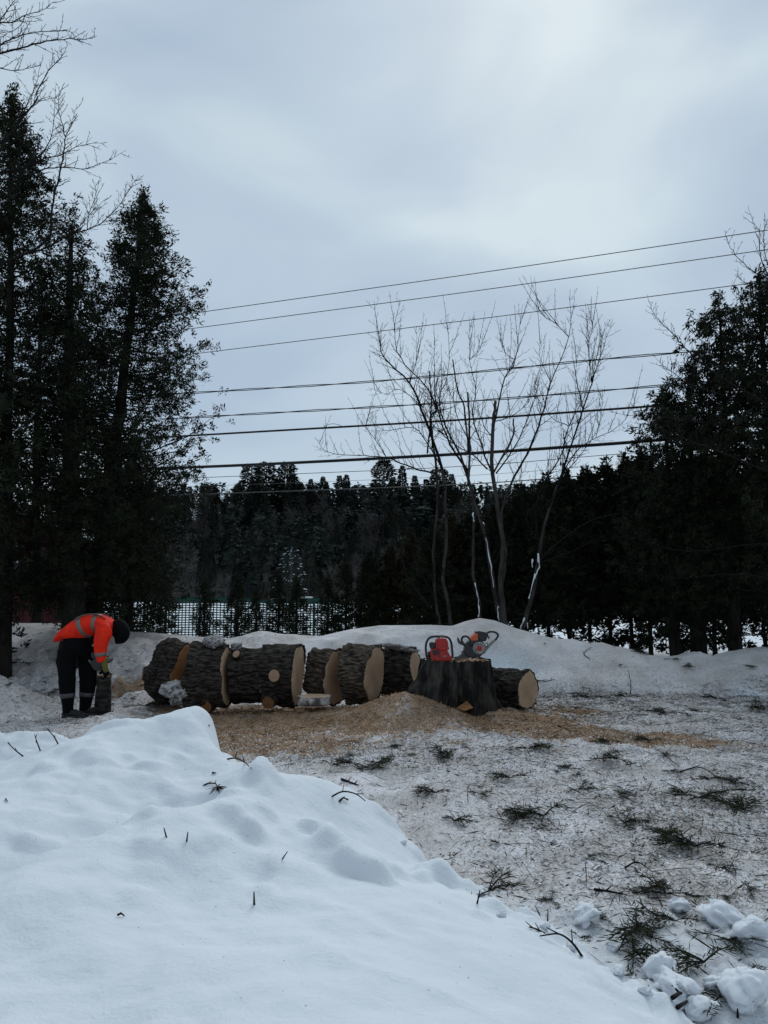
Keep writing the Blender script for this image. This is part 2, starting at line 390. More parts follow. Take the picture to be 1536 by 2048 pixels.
def grid(xs, ys, hf):
    X, Y = np.meshgrid(xs, ys); Z = hf(X, Y)
    V = np.stack([X, Y, Z], -1).reshape(-1, 3); nx, ny = len(xs), len(ys)
    i = np.arange(nx-1)[None, :]+np.arange(ny-1)[:, None]*nx
    Fc = np.stack([i, i+1, i+1+nx, i+nx], -1).reshape(-1, 4)
    return V, Fc
def paint(me, rgb):
    a = me.color_attributes.new('mask', 'FLOAT_COLOR', 'POINT')
    a.data.foreach_set('color', np.concatenate([rgb, np.ones((len(rgb), 1))], 1).astype(np.float32).ravel())
def spaced(lo, hi, step, far_lo, far_hi, g=1.18):
    a = list(np.arange(lo, hi, step)); s = step; v = a[-1]
    while v < far_hi: s *= g; v += s; a.append(v)
    s = step; v = a[0]; b = []
    while v > far_lo: s *= g; v -= s; b.append(v)
    return np.array(b[::-1]+a)
def hill_add(x, y):
    return sstep(70, 150, y)*15.0*(1+.25*fbm(x, y, .012, 2, 71))+sstep(120, 400, y)*10
def masks(x, y):
    """R sawdust, G litter, B fresh"""
    def el(px, py, Y, sx, sy, amp=1, rot=0):
        cx = (px-CX)/F*Y/1.0
        dx, dy = x-cx, y-Y
        if rot: c_, s_ = math.cos(rot), math.sin(rot); dx, dy = dx*c_+dy*s_, -dx*s_+dy*c_
        return amp*np.exp(-((dx/sx)**2+(dy/sy)**2)**1.5)
    saw = np.maximum.reduce([
        el(600, 0, 9.6, 1.9, 1.15), el(700, 0, 9.8, 1.7, 1.0), el(840, 0, 9.2, .9, .95, .9), el(480, 0, 8.9, 1.0, 1.1), el(860, 0, 9.4, .75, .9, .62), el(500, 0, 10.3, 1.3, .5, .9), el(580, 0, 10.4, 2.1, .8, 1), el(1010, 0, 9.6, 1.0, .75), el(1130, 0, 8.9, 1.7, .60, 1, -.25), el(1290, 0, 8.4, 1.1, .45, .75, -.2),
        el(1110, 0, 10.5, .7, .14, .9, .0), el(330, 0, 10.5, .7, .5, .35), el(270, 0, 12.0, .55, .6, .6), el(560, 0, 8.4, 1.2, .9, .85)])
    hole = np.maximum.reduce([el(800, 0, 9.35, .20, .45), el(840, 0, 8.7, .4, .35), el(1020, 0, 8.95, .3, .18), el(960, 0, 8.6, .6, .3, .8)])
    saw = np.maximum(saw, .42*sstep(7.0, 8.6, y)*sstep(12.2, 11, y)*sstep(4.5, 2.5, np.abs(x+.3))+.10*fbm(x, y, 1.2, 3, 17)); saw = np.clip(saw-hole*.30, 0, 1)
    dirt = .45+.45*sstep(-.5, 3, x)+.25*fbm(x, y, .5, 3, 91)
    dirt = dirt+.5*el(1400, 0, 5.2, 1.2, 1.2)+.35*el(760, 0, 7.6, 1.5, .8)
    dirt = np.clip(dirt, 0, 1)*sstep(14.5, 12, y)
    dirt = dirt*(1-.75*sstep(4.2, 3.4, y))
    fresh = np.clip(sstep(14, 16, y)+sstep(4.4, 3.5, y)*.85, 0, 1)
    return np.stack([saw, dirt, fresh], -1)
xs = spaced(-7, 6.5, .035, -600, 600); ys = spaced(2.2, 12.6, .035, -30, 900, 1.15)
V, Fc = grid(xs, ys, lambda x, y: ground_h(x, y)+np.minimum(hill_add(x, y), 1)*0)
me = mesh_from('ground', V, Fc, M['ground']); paint(me, masks(V[:, 0], V[:, 1]))
tag(obj('ground', me), 'trampled snow littered with needles and sawdust, and the white field behind', None, kind='structure')
# the wooded hill
xs = np.linspace(-260, 260, 90); ys = np.linspace(66, 420, 60)
V, Fc = grid(xs, ys, lambda x, y: ground_h(x, y)+hill_add(x, y)-.35)
tag(obj('hill', mesh_from('hill', V, Fc, M['hill'])), 'dark wooded hill rising behind the snowy field', None, kind='structure')
# the ploughed bank
xs = np.concatenate([np.arange(-16, -7.5, .12), np.arange(-7.5, 8, .04), np.arange(8, 16, .12)]); ys = np.arange(10.9, 17.4, .04)
V, Fc = grid(xs, ys, bank_h)
me = mesh_from('snow_bank', V, Fc, M['bank'])
x, y = V[:, 0], V[:, 1]
mk = masks(x, y); mk[:, 0] *= sstep(13.1, 12.2, y)*.9; mk[:, 2] *= 0
mk[:, 0] = np.clip(mk[:, 0]+.55*np.exp(-((x+3.9)/.45)**2-((y-12.2)/.4)**2)+.45*np.exp(-((x-5.9)/.35)**2-((y-11.9)/.25)**2), 0, 1)
mk[:, 1] = np.clip(.6*sstep(13.8, 12.3, y)+.30+.45*sstep(-1.2, -2.4, x)+.3*fbm(x, y, .8, 3, 5), 0, 1)
q = P(1010, 1322, 12.6); q2 = P(1500, 1370, 12.0)
mk[:, 2] = np.clip(1.0*np.exp(-(((x-q.x)/.62)**2+((y-13.0)/.34)**2)**2)+.9*np.exp(-(((x-q2.x)/.28)**2+((y-12.0)/.5)**2)**2)+sstep(14.6, 15.4, y), 0, 1)
paint(me, mk)
tag(obj('snow_bank', me), 'ploughed bank of dusty snow running behind the logs', None, kind='structure')
# foreground pile: smooth surface through measured points
ctrl = []
def cp(px, py, Y): p = P(px, py, Y); ctrl.append((p.x, p.y, p.z))
for px, py, Y in [(-150, 1810, 2.5), (0, 1765, 2.7), (100, 1728, 2.85), (200, 1690, 3.05), (300, 1655, 3.3), (400, 1618, 3.6), (470, 1585, 3.9)]:
    p = P(px, py, Y); ctrl.append((p.x, p.y+.33, p.z-.19))

for a in [(-400, 1880, 2.3), (-150, 1810, 2.5), (0, 1765, 2.7), (100, 1728, 2.85), (200, 1690, 3.05), (300, 1655, 3.3), (400, 1618, 3.6), (460, 1585, 3.85), (520, 1565, 4.05), (600, 1562, 4.2), (680, 1582, 4.25), (740, 1612, 4.2),
          (0, 2048, 1.85), (200, 1900, 2.2), (400, 2048, 1.8), (400, 1850, 2.45), (300, 1750, 2.75), (520, 1700, 3.1), (800, 2048, 1.95), (800, 1850, 2.7), (650, 1640, 3.75), (700, 1750, 3.1), (1000, 1960, 2.45), (1100, 2048, 2.3), (600, 2048, 1.85), (600, 1900, 2.35),
          (200, 1650, 4.1), (60, 1672, 3.8), (350, 1605, 4.5), (450, 1575, 4.6), (560, 1560, 4.75), (0, 1640, 3.9), (-300, 1700, 3.4),
          (-300, 1620, 4.4), (-100, 1570, 4.7), (0, 1530, 4.9), (120, 1490, 5.1), (200, 1457, 5.3), (260, 1440, 5.5), (330, 1430, 5.65), (390, 1428, 5.75), (425, 1438, 5.75),
          (330, 1480, 5.2), (250, 1530, 4.8), (120, 1580, 4.4), (400, 1500, 5.15), (440, 1500, 5.2), (400, 1545, 4.9),
          (0, 1476, 7.0), (-200, 1476, 7.0), (60, 1472, 7.0), (110, 1478, 7.0)]:
    cp(*a)
for px, py, Y in [(500, 1548, 5.2), (560, 1557, 4.95)]: cp(px, py, Y)
for px, Y, z in [(480, 5.75, .02), (470, 6.1, -.15), (600, 5.0, .12), (600, 5.5, -.15), (680, 4.95, .10), (680, 5.4, -.15), (540, 5.7, -.12), (740, 5.0, -.1)]: ctrl.append(((px-CX)/F*Y, Y, z))
for px, py, z in [(770, 1648, .17), (800, 1690, .15), (850, 1735, .12), (920, 1790, .12), (1000, 1845, .10), (1100, 1890, .09), (1200, 1945, .08), (1300, 2010, .07), (1400, 2070, .07), (1500, 2150, .06)]:
    g = G(px, py, z); ctrl.append((g.x, g.y, z))
    d = Vector((1, .55, 0)).normalized()*.26; ctrl.append((g.x+d.x, g.y+d.y, -.18)); ctrl.append((g.x+d.x*3.5, g.y+d.y*3.5, -.45))
for x, y, z in [(-1.2, 6.6, .12), (-2.2, 6.35, .02), (-3.1, 5.95, .10), (-4.2, 5.9, .16), (-1.6, 7.6, -.3), (-3, 7.8, -.1), (-2.6, 8.6, -.5), (-4.2, 8.3, -.3), (-4.5, 5, .8), (-4.5, 3, .8), (-1, 9, -.8), (-5.5, 9, -.6), (2, 5, -.8), (4, 4, -1.2), (0, 7, -.7),
                (0, .4, .75), (-2, .4, .8), (2, .8, .2), (0, -1, .5), (-3, -1, .7), (3.5, .5, -.4), (-5.5, 1, .8), (-5.6, 6, .3), (-1.05, 6.1, -.05), (-.75, 5.9, -.2)]: ctrl.append((x, y, z))
ctrl = np.array(ctrl)
def rbf_fit(c, lam=2e-3):
    n = len(c); D = np.hypot(c[:, None, 0]-c[None, :, 0], c[:, None, 1]-c[None, :, 1])
    K = D**2*np.log(D+1e-9)*1.0+np.eye(n)*lam; Pm = np.c_[np.ones(n), c[:, :2]]
    A = np.block([[K, Pm], [Pm.T, np.zeros((3, 3))]]); return np.linalg.solve(A, np.r_[c[:, 2], np.zeros(3)])
rw = rbf_fit(ctrl)
def pile_h(x, y):
    sh = x.shape; x = x.ravel(); y = y.ravel(); z = rw[-3]+rw[-2]*x+rw[-1]*y
    for i in range(len(ctrl)):
        d = (x-ctrl[i, 0])**2+(y-ctrl[i, 1])**2; z = z+rw[i]*.5*d*np.log(d+1e-12)
    rl = [P(*q) for q in ((-400, 1880, 2.3), (-150, 1810, 2.5), (0, 1765, 2.7), (100, 1728, 2.85), (200, 1690, 3.05), (300, 1655, 3.3), (400, 1618, 3.6), (480, 1580, 3.95))]
    dd = y-np.interp(x, [q.x for q in rl], [q.y for q in rl])-fbm(x, x*0, 1.6, 2, 21)*.06
    z = z-.23*sstep(0, .22, dd)*np.exp(-np.clip(dd, 0, 9)/.60)*sstep(-.55, -.85, x)
    m_ = sstep(-.05, .25, z)
    edge = sstep(.42, .05, z)
    z = z+(fbm(x, y, .9, 2, 61)*.03+fbm(x, y, 2.3, 3, 62)*.024+fbm(x, y, 6, 3, 63)*.014+np.abs(fbm(x, y, 3.6, 4, 69))*.035)*m_
    rg = 1-np.abs(fbm(x+.25*y, y, 1.5, 2, 68))*2.2; z = z+.016*np.clip(rg, 0, 1)**3*m_
    # small knobs and dimples
    k = np.clip(fbm(x, y, 5.0, 2, 66)-.22, 0, 1); z = z+k*(.05+.15*np.exp(-((x+.25)/.75)**2-((y-3.4)/.7)**2)+.07*np.exp(-((x+1.6)/.5)**2-((y-5.2)/.5)**2))*sstep(2.2, 3.0, y)*m_
    z = z+edge*(np.clip(fbm(x, y, 6, 3, 64), -.3, 1)*.11+fbm(x, y, 15, 3, 65)*.05)
    return z.reshape(sh)
xs = np.arange(-5.4, 3.6, .024); ys = np.concatenate([np.arange(-1, .9, .1), np.arange(.9, 8.4, .024)])
V, Fc = grid(xs, ys, pile_h)
keep = (V[Fc][:, :, 2].max(1) > -.14); Fc = Fc[keep]
me = mesh_from('snow_pile', V, Fc, M['snow']); paint(me, np.zeros((len(V), 3)))
tag(obj('snow_pile', me), 'clean white pile of ploughed snow in the foreground', None, kind='structure')

def gz(x, y):
    a = float(ground_h(np.array([x]), np.array([y]))[0]); b = -9.
    if 10.9 < y < 17.3 and abs(x) < 16: b = float(bank_h(np.array([x]), np.array([y]))[0])
    return max(a, b)
def pz(x, y): return float(pile_h(np.array([x]), np.array([y]))[0])

# ------------------------------------------------------------ leaves
rng = np.random.default_rng(7)
def kites(c, d, ln, wd, nrm=None, fold=.25):
    """c centres(base), d unit directions, ln length, wd width -> V, F of 4-vertex leaves"""
    n = len(c)
    if nrm is None: nrm = rng.normal(size=(n, 3))
    s = np.cross(d, nrm); s /= (np.linalg.norm(s, axis=1, keepdims=True)+1e-9); u = np.cross(s, d)
    ln = np.broadcast_to(ln, n)[:, None]; wd = np.broadcast_to(wd, n)[:, None]
    mid = c+d*ln*.55
    V = np.stack([c, mid+s*wd*.5+u*wd*fold, c+d*ln, mid-s*wd*.5+u*wd*fold], 1).reshape(-1, 3)
    return V, np.arange(n*4).reshape(n, 4)
def unit(v): return v/(np.linalg.norm(v, axis=-1, keepdims=True)+1e-9)

def cedar_meshes(name, H, prof, nl, clumps, leaves, lean=None, h0=.06, trunk_r=.16, seed=1, leaf=(.11, .035), droop=.0, mleaf=None, spread=.21, inner=.05, up=.42, thin=0):
    """returns trunk mesh and crown mesh. prof(t)->radius at relative height t; lean(t)->xy offset"""
    r = np.random.default_rng(seed); rr = random.Random(seed)
    lean = lean or (lambda t: (0., 0.))
    mb = MB(); pts = []; rad = []
    for i in range(15):
        t = i/14; lx, ly = lean(t); pts.append((lx+rr.uniform(-1, 1)*.02, ly, t*H)); rad.append(trunk_r*(1-t)**.8+.012+(trunk_r*.35 if i == 0 else 0))
    mb.tube(pts, rad, 9)
    cs = []; ds = []
    for i in range(nl):
        t = h0+(.985-h0)*((i+rr.random())/nl)**.92
        if t < thin and rr.random() < .8: continue
        Lr = prof(t)*rr.uniform(.55, 1.12)
        if Lr < .05: Lr = .08
        az = rr.random()*2*math.pi; lx, ly = lean(t)
        b = np.array([lx, ly, t*H]); a = np.array([math.cos(az), math.sin(az), 0.])
        upk = up*rr.uniform(.3, 1.4)
        def pt(s): return b+a*Lr*s+np.array([0, 0, Lr*(-.12*s+upk*s*s*1.1)])
        bend = rr.uniform(-.25, .25)*Lr; pa = np.array([-a[1], a[0], 0])
        q = [pt(s)+pa*bend*s*s for s in (0, .35, .7, 1)]
        k = max(.005, .009*Lr+.003)
        mb.tube(q, [k*1.2, k*.9, k*.6, k*.2], 4, cap=False)
        nc = max(3, int(clumps*(.35+Lr/1.2)))
        s = inner+(1-inner)*r.random(nc)**.75
        c = b[None]+a[None]*(Lr*s)[:, None]+pa[None]*(bend*s*s)[:, None]; c[:, 2] += Lr*(-.12*s+upk*s*s*1.1)
        c += r.normal(size=(nc, 3))*spread*np.array([1, 1, .8])*(.35+.65*min(1, Lr))*(1.15-.45*s)[:, None]
        dr = unit(a[None]*.8+r.normal(size=(nc, 3))*.65+np.array([0, 0, .25-droop])[None])
        cs.append(c); ds.append(dr)
    # leader
    nc = 14; c = np.array([lean(1)[0], lean(1)[1], H])+r.normal(size=(nc, 3))*np.array([.04, .04, .12]); cs.append(c); ds.append(unit(r.normal(size=(nc, 3))*.4+np.array([0, 0, 1.])))
    c = np.concatenate(cs); d = np.concatenate(ds); n = len(c)
    c = np.repeat(c, leaves, 0); d = np.repeat(d, leaves, 0)
    off = r.normal(size=c.shape)*.035
    dd = unit(d+r.normal(size=c.shape)*.55+np.array([0, 0, -droop])[None])
    ln = leaf[0]*r.uniform(.5, 1.25, len(c)); wd = leaf[1]*r.uniform(.6, 1.3, len(c))
    V, Fc = kites(c+off, dd, ln, wd, r.normal(size=c.shape))
    return mb.mesh(name+'_trunk', M['trunk']), mesh_from(name+'_crown', V, Fc, mleaf or M['leaf'], smooth=False)
def place_tree(name, meshes, loc, label, cat, group=None, rz=0, s=1.0, parts=('trunk', 'crown')):
    t = thing(name, loc, label, cat, group, rz); t.scale = (s, s, s) if not hasattr(s, '__len__') else s
    for nm, me_ in zip(parts, meshes): obj(nm, me_, t)
    return t
def tab(pts): return lambda t: float(np.interp(t, [p[0] for p in pts], [p[1] for p in pts]))
def lean_from(pix, Y, base, H):
    """trunk line measured in the photograph -> offset by relative height"""
    q = [P(a, b, Y) for a, b in pix]; ts = [(p.z-base.z)/H for p in q]; xs_ = [p.x-base.x for p in q]
    return lambda t: (float(np.interp(t, ts, xs_)), 0.)

# near cedars on the left
def near_cedar(pix, Y, prof, label, seed, **k):
    bx_, by_ = pix[0]; b = P(bx_, by_, Y); b.z = gz(b.x, Y)-.1
    top = P(*pix[-1], Y); H = top.z-b.z
    ms = cedar_meshes('cedar', H, prof, lean=lean_from(pix, Y, b, H), seed=seed, **k)
    return place_tree('cedar_tree', ms, b, label, 'tree', 'tall cedars on the left')
near_cedar([(185, 1240), (200, 1100), (225, 930), (243, 800), (262, 620), (280, 480), (286, 395)], 13.6,
           tab([(0, 1.1), (.12, 1.5), (.3, 1.9), (.5, 1.75), (.62, 1.5), (.75, 1.15), (.88, .62), (.96, .3), (1, .05)]),
           'tall pointed cedar with leaning trunk, rightmost of the tall left-hand cedars', 3, nl=235, clumps=19, leaves=16, leaf=(.085, .024), trunk_r=.15, h0=.05)
near_cedar([(150, 1240), (143, 1000), (138, 800), (140, 600), (146, 440)], 12.8,
           tab([(0, .6), (.15, .9), (.4, 1.2), (.6, 1.05), (.78, .7), (.9, .38), (1, .05)]),
           'slim cedar with a straight thick dark trunk right behind the worker', 4, nl=125, clumps=15, leaves=14, leaf=(.085, .024), trunk_r=.20, thin=.24, h0=.10)
near_cedar([(10, 1240), (15, 900), (20, 600), (22, 200)], 12.5,
           tab([(0, 1.0), (.2, 1.4), (.5, 1.35), (.7, 1.05), (.85, .65), (.94, .34), (1, .05)]),
           'tallest dense cedar at the left edge of the picture', 5, nl=215, clumps=19, leaves=16, leaf=(.09, .026), thin=.12, trunk_r=.11)
near_cedar([(-110, 1240), (-100, 600), (-60, 330)], 11.6,
           tab([(0, 1.0), (.2, 1.4), (.5, 1.4), (.75, .8), (1, .05)]),
           'cedar whose branches reach in from the left edge, nearest of the cedars', 6, nl=100, thin=.25, clumps=12, leaves=11, trunk_r=.18)
near_cedar([(75, 1235), (72, 900), (85, 560)], 15.0,
           tab([(0, 1.0), (.2, 1.4), (.5, 1.2), (.75, .7), (1, .05)]),
           'shorter cedar filling the gap between the left-edge cedar and the slim cedar', 8, nl=85, clumps=12, leaves=13, leaf=(.09, .026), thin=.45, trunk_r=.10)
near_cedar([(258, 1245), (262, 1100), (270, 905)], 14.8,
           tab([(0, .75), (.2, 1.0), (.5, .9), (.75, .6), (1, .05)]),
           'low bushy cedar behind the leaning cedar, its boughs touching the bank', 9, nl=110, clumps=12, leaves=13, leaf=(.09, .03), trunk_r=.08, h0=.02)

# cedars on the right
def right_cedar(px, base, top, Y, prof, label, seed, nl=170, droop=.5, **k):
    b = P(px, base, Y); b.z = gz(b.x, Y)-.1; H = P(px, top, Y).z-b.z
    kk = dict(clumps=13, leaves=14, thin=.16, trunk_r=.12, leaf=(.12, .032), up=.5); kk.update(k)
    ms = cedar_meshes('cedar', H, prof, nl, seed=seed, droop=droop, **kk)
    return place_tree('cedar_tree', ms, b, label, 'tree', 'tall cedars on the right')
pr = tab([(0, 1.0), (.2, 1.6), (.5, 1.6), (.7, 1.4), (.85, 1.05), (.94, .7), (1, .15)])
right_cedar(1560, 1300, 560, 14.2, pr, 'tallest drooping cedar at the right edge of the picture', 21, 150, clumps=12)
right_cedar(1472, 1300, 610, 15.0, tab([(0, .9), (.3, 1.4), (.6, 1.25), (.8, .95), (.93, .6), (1, .1)]), 'pointed cedar just left of the tallest right-edge cedar', 22, 115)
right_cedar(1400, 1290, 745, 15.4, tab([(0, .9), (.3, 1.3), (.6, 1.2), (.8, .95), (.93, .6), (1, .1)]), 'cedar whose drooping top stands below the wires, third from the right edge', 23, 95)
right_cedar(1350, 1290, 790, 15.8, tab([(0, .8), (.3, 1.1), (.6, .95), (.8, .75), (.93, .45), (1, .1)]), 'leftmost of the tall right-hand cedars, ragged boughs facing the bare tree', 24, 95)
right_cedar(1660, 1300, 520, 13.0, pr, 'cedar reaching in over the right edge of the picture', 25, 80)

# hedge of middling cedars behind the bank, and little ones by the mesh fence
hp = tab([(0, .42), (.12, .5), (.28, 1.0), (.55, .85), (.8, .5), (1, .05)])
protoH = [cedar_meshes('hedge_cedar', 5.0, hp, 120, 16, 11, seed=40+i, leaf=(.16, .050), h0=.04, thin=.20, trunk_r=.04, spread=.2) for i in range(3)]
protoO = [cedar_meshes('olive_cedar', 5.0, hp, 110, 15, 11, seed=50+i, leaf=(.16, .050), h0=.04, thin=.20, trunk_r=.04, spread=.2, mleaf=M['leaf2']) for i in range(2)]
rr = random.Random(5)
hedge = [(740, 1112, 0), (782, 1098, 1), (822, 1075, 1), (866, 1060, 0), (905, 1040, 1), (948, 1030, 0), (1000, 1005, 0), (1052, 985, 0), (1098, 968, 0), (1140, 955, 0), (1180, 950, 0), (1222, 938, 0), (1264, 925, 0), (1302, 915, 0), (1345, 940, 0), (1385, 930, 0), (1430, 930, 0), (1480, 930, 0), (1530, 930, 0)]
hl = ['low olive cedar just right of the green mesh fence', 'olive brown cedar second right of the mesh fence']
for i, (px, top, ol) in enumerate(hedge):
    Y = 17.6+rr.uniform(-.5, .9); b = P(px, 1280, Y); b.z = gz(b.x, Y)-.05; s = (P(px, top, Y).z-b.z)/5.0
    ms = (protoO if ol else protoH)[i % 2 if ol else i % 3]
    lab = hl[i] if i < 2 else 'hedge cedar behind the bank, %s to the right of the green mesh fence' % ['third', 'fourth', 'fifth', 'sixth', 'seventh', 'eighth', 'ninth', 'tenth', 'eleventh', 'twelfth', 'thirteenth', 'fourteenth', 'fifteenth', 'sixteenth', 'seventeenth', 'eighteenth', 'nineteenth'][i-2]
    wv = (min(1.0, s*1.15)); place_tree('hedge_cedar', ms, b, lab, 'tree', 'cedars in the hedge behind the snow bank', rr.random()*6.28, (wv, wv, s))
sp_ = tab([(0, .42), (.3, .55), (.6, .45), (.85, .22), (1, .03)])
protoS = [cedar_meshes('small_cedar', 2.4, sp_, 70, 11, 10, seed=60+i, leaf=(.10, .032), h0=.03, trunk_r=.035, spread=.12) for i in range(3)]
small = [(330, 1150, 'small cedar at the left end of the green mesh fence'), (408, 1165, 'small cedar between the first two open stretches of green mesh'), (473, 1162, 'small cedar second from the left before the mesh fence'),
         (512, 1185, 'lowest little cedar before the mesh, squeezed between two fuller ones'), (556, 1150, 'fullest small cedar in front of the middle of the mesh fence'), (592, 1165, 'small cedar left of the bright gap in the mesh fence'), (655, 1160, 'small cedar right of the bright gap in the mesh fence'),
         (692, 1130, 'taller small cedar near the right end of the mesh fence'), (722, 1150, 'small cedar at the right end of the mesh fence')]
for i, (px, top, lab) in enumerate(small):
    Y = 18.6+rr.uniform(-.4, .4); b = P(px, 1280, Y); b.z = gz(b.x, Y)-.05; s = (P(px, top, Y).z-b.z)/2.4
    w_ = .80 if i != 3 else .6
    place_tree('small_cedar', protoS[i % 3], b, lab, 'tree', 'small cedars along the mesh fence', rr.random()*6.28, (w_, w_, s))

# ------------------------------------------------------------ bare trees
def twiggy(mb, pts, r0, r1, rnd, dens=1.0, depth=2, up=.35, tl=.55, n=6, mi=0):
    """a limb through pts with side twigs"""
    q = catmull(pts, 4); m_ = len(q)
    q = [p+Vector((rnd.uniform(-1, 1), rnd.uniform(-1, 1), rnd.uniform(-1, 1)))*min(.012, r0*.6) for p in q]
    rad = [r0+(r1-r0)*(i/(m_-1))**.85 for i in range(m_)]
    mb.tube(q, rad, n, True, mi)
    if depth <= 0: return
    L_ = sum((q[i+1]-q[i]).length for i in range(m_-1)); nt_ = max(1, int(L_*9.5*dens))
    side = rnd.choice((-1, 1))
    for k in range(nt_):
        f = (k+rnd.random())/nt_; f = .12+.86*f; i = min(m_-2, int(f*(m_-1))); t = (q[i+1]-q[i]).normalized()
        r = rad[i]
        if r > .03 and rnd.random() < .55: continue
        side = -side
        pr_ = t.cross(Vector((0, 1, 0))); 
        if pr_.length < .2: pr_ = Vector((1, 0, 0))
        pr_.normalize(); d = (t*rnd.uniform(.55, 1.0)+pr_*side*rnd.uniform(.5, 1.0)+Vector((0, rnd.uniform(-.7, .7), up*rnd.uniform(.3, 1.4)))).normalized()
        l_ = tl*rnd.uniform(.25, 1.1)*(1.15-f*.7)*(1 if depth > 1 else .55)
        p0 = q[i]; a = [p0]
        for s in range(3):
            d = (d+Vector((rnd.uniform(-.25, .25), rnd.uniform(-.25, .25), up*.5*rnd.random()))).normalized(); a.append(a[-1]+d*l_/3)
        twiggy(mb, a, max(.0035, min(r*.55, .010)), .0022, rnd, dens*1.15, depth-1, up, tl*.42, 4 if depth > 1 else 3, mi)
def Z8(X, Y_): return (600+X/2.194, 560+Y_/2.194)
def Z3(X, Y_): return (X/2.926, Y_/2.926)
def Z6(X, Y_): return (1200+X/3.414, 400+Y_/3.414)
def limb3(zf, pix, Y, dep, rnd):
    d0, d1 = dep; n = len(pix)
    return [P(*zf(*p), Y+d0+(d1-d0)*(i/(n-1))) for i, p in enumerate(pix)]
def bare_tree(name, loc, label, group, stems, zf, Y, seed, cat='tree', snow=(), m=None, dens=1., tl=.62, depth=2):
    rnd = random.Random(seed); t = thing(name, loc, label, cat, group)
    tr = MB(); br = MB()
    off = Vector(loc)
    for pix, r0, r1, dep, kind in stems:
        pts = [p-off for p in limb3(zf, pix, Y, dep, rnd)]
        if kind == 'stem': twiggy(tr, pts, r0*.68, r1*.68, rnd, 0, 0, n=8)
        if kind == 'stem': twiggy(br, pts, r0*.5, r1*.5, rnd, dens*.55, depth, tl=tl, n=4)
        if kind == 'limb': twiggy(br, pts, r0*.8, r1*.8, rnd, dens, depth, tl=tl)
        if kind == 'limb' and zf is Z8:      # long upright shoots along the limb
            q = catmull(pts, 3)
            for k_ in range(2, len(q)-1):
                if rnd.random() < .62 and q[k_].z+off.z > 3.0:
                    d = ((q[k_+1]-q[k_]).normalized()*.5+Vector((rnd.uniform(-.55, .55), rnd.uniform(-.4, .4), rnd.uniform(.6, 1.2)))).normalized(); l_ = rnd.uniform(.5, 1.3)*(1.2-.6*k_/len(q)); a_ = [q[k_]]
                    for _ in range(3): d = (d+Vector((rnd.uniform(-.15, .15), rnd.uniform(-.15, .15), .18))).normalized(); a_.append(a_[-1]+d*l_/3)
                    twiggy(br, a_, .008, .0025, rnd, dens*.9, 1, tl=.22, n=4)
    obj('trunk', tr.mesh(name+'_trunk', m or M['grey_twig']), t); obj('branches', br.mesh(name+'_branches', m or M['twig']), t)
    if snow:
        for pix, r in snow:
            sb = MB()
            q = catmull([P(*zf(*p), Y-.03)-off for p in pix], 4)
            sb.tube([p+Vector((rnd.uniform(-.014, .014), rnd.uniform(-.0, .02), rnd.uniform(-.01, .01))) for p in q], [r*rnd.uniform(.1, .8) for _ in q], 6)
            obj('snow_crust', sb.mesh(name+'_snow', M['snowcap']), t)
    return t
Yt = 14.9
b1 = P(895, 1262, Yt); b1.z = gz(b1.x, Yt)
bare_tree('bare_tree', b1, 'two slender leafless stems on the bank crest, left of the main bare tree', 'bare trees on the bank', [
    ([(665, 1540), (650, 1430), (628, 1310), (640, 1150), (636, 950), (625, 830)], .055, .040, (0, 0), 'stem'),
    ([(625, 830), (545, 600), (480, 450), (370, 340), (345, 240), (325, 90)], .038, .004, (0, .5), 'limb'),
    ([(618, 1540), (596, 1420), (584, 1200), (603, 1000), (600, 830), (585, 740)], .045, .033, (.2, .1), 'stem'),
    ([(585, 740), (575, 600), (600, 560), (545, 460), (440, 340), (415, 230), (440, 80)], .030, .003, (.1, -.4), 'limb'),
    ([(570, 1440), (470, 1300), (440, 1150), (430, 1080), (360, 960), (330, 900)], .028, .006, (0, .8), 'limb'),
    ([(600, 1420), (520, 1250), (470, 1120), (480, 980)], .018, .004, (.2, .6), 'limb'),
    ([(600, 850), (500, 825), (380, 780), (280, 770), (120, 755), (75, 700)], .024, .003, (0, .6), 'limb'),
    ([(625, 830), (560, 720), (500, 650), (370, 660), (300, 600)], .018, .003, (0, -.5), 'limb'),
    ([(380, 780), (330, 700), (290, 640), (310, 570)], .010, .002, (.3, .3), 'limb'),
    ([(540, 560), (440, 480), (380, 500), (300, 470)], .012, .002, (.3, .1), 'limb'),
    ([(560, 760), (575, 560), (568, 400)], .022, .016, (.1, .2), 'limb'),
    ([(480, 450), (510, 350), (510, 200)], .011, .002, (.3, .3), 'limb')], Z8, Yt, 31)
b2 = P(985, 1258, Yt-.2); b2.z = gz(b2.x, Yt-.2)
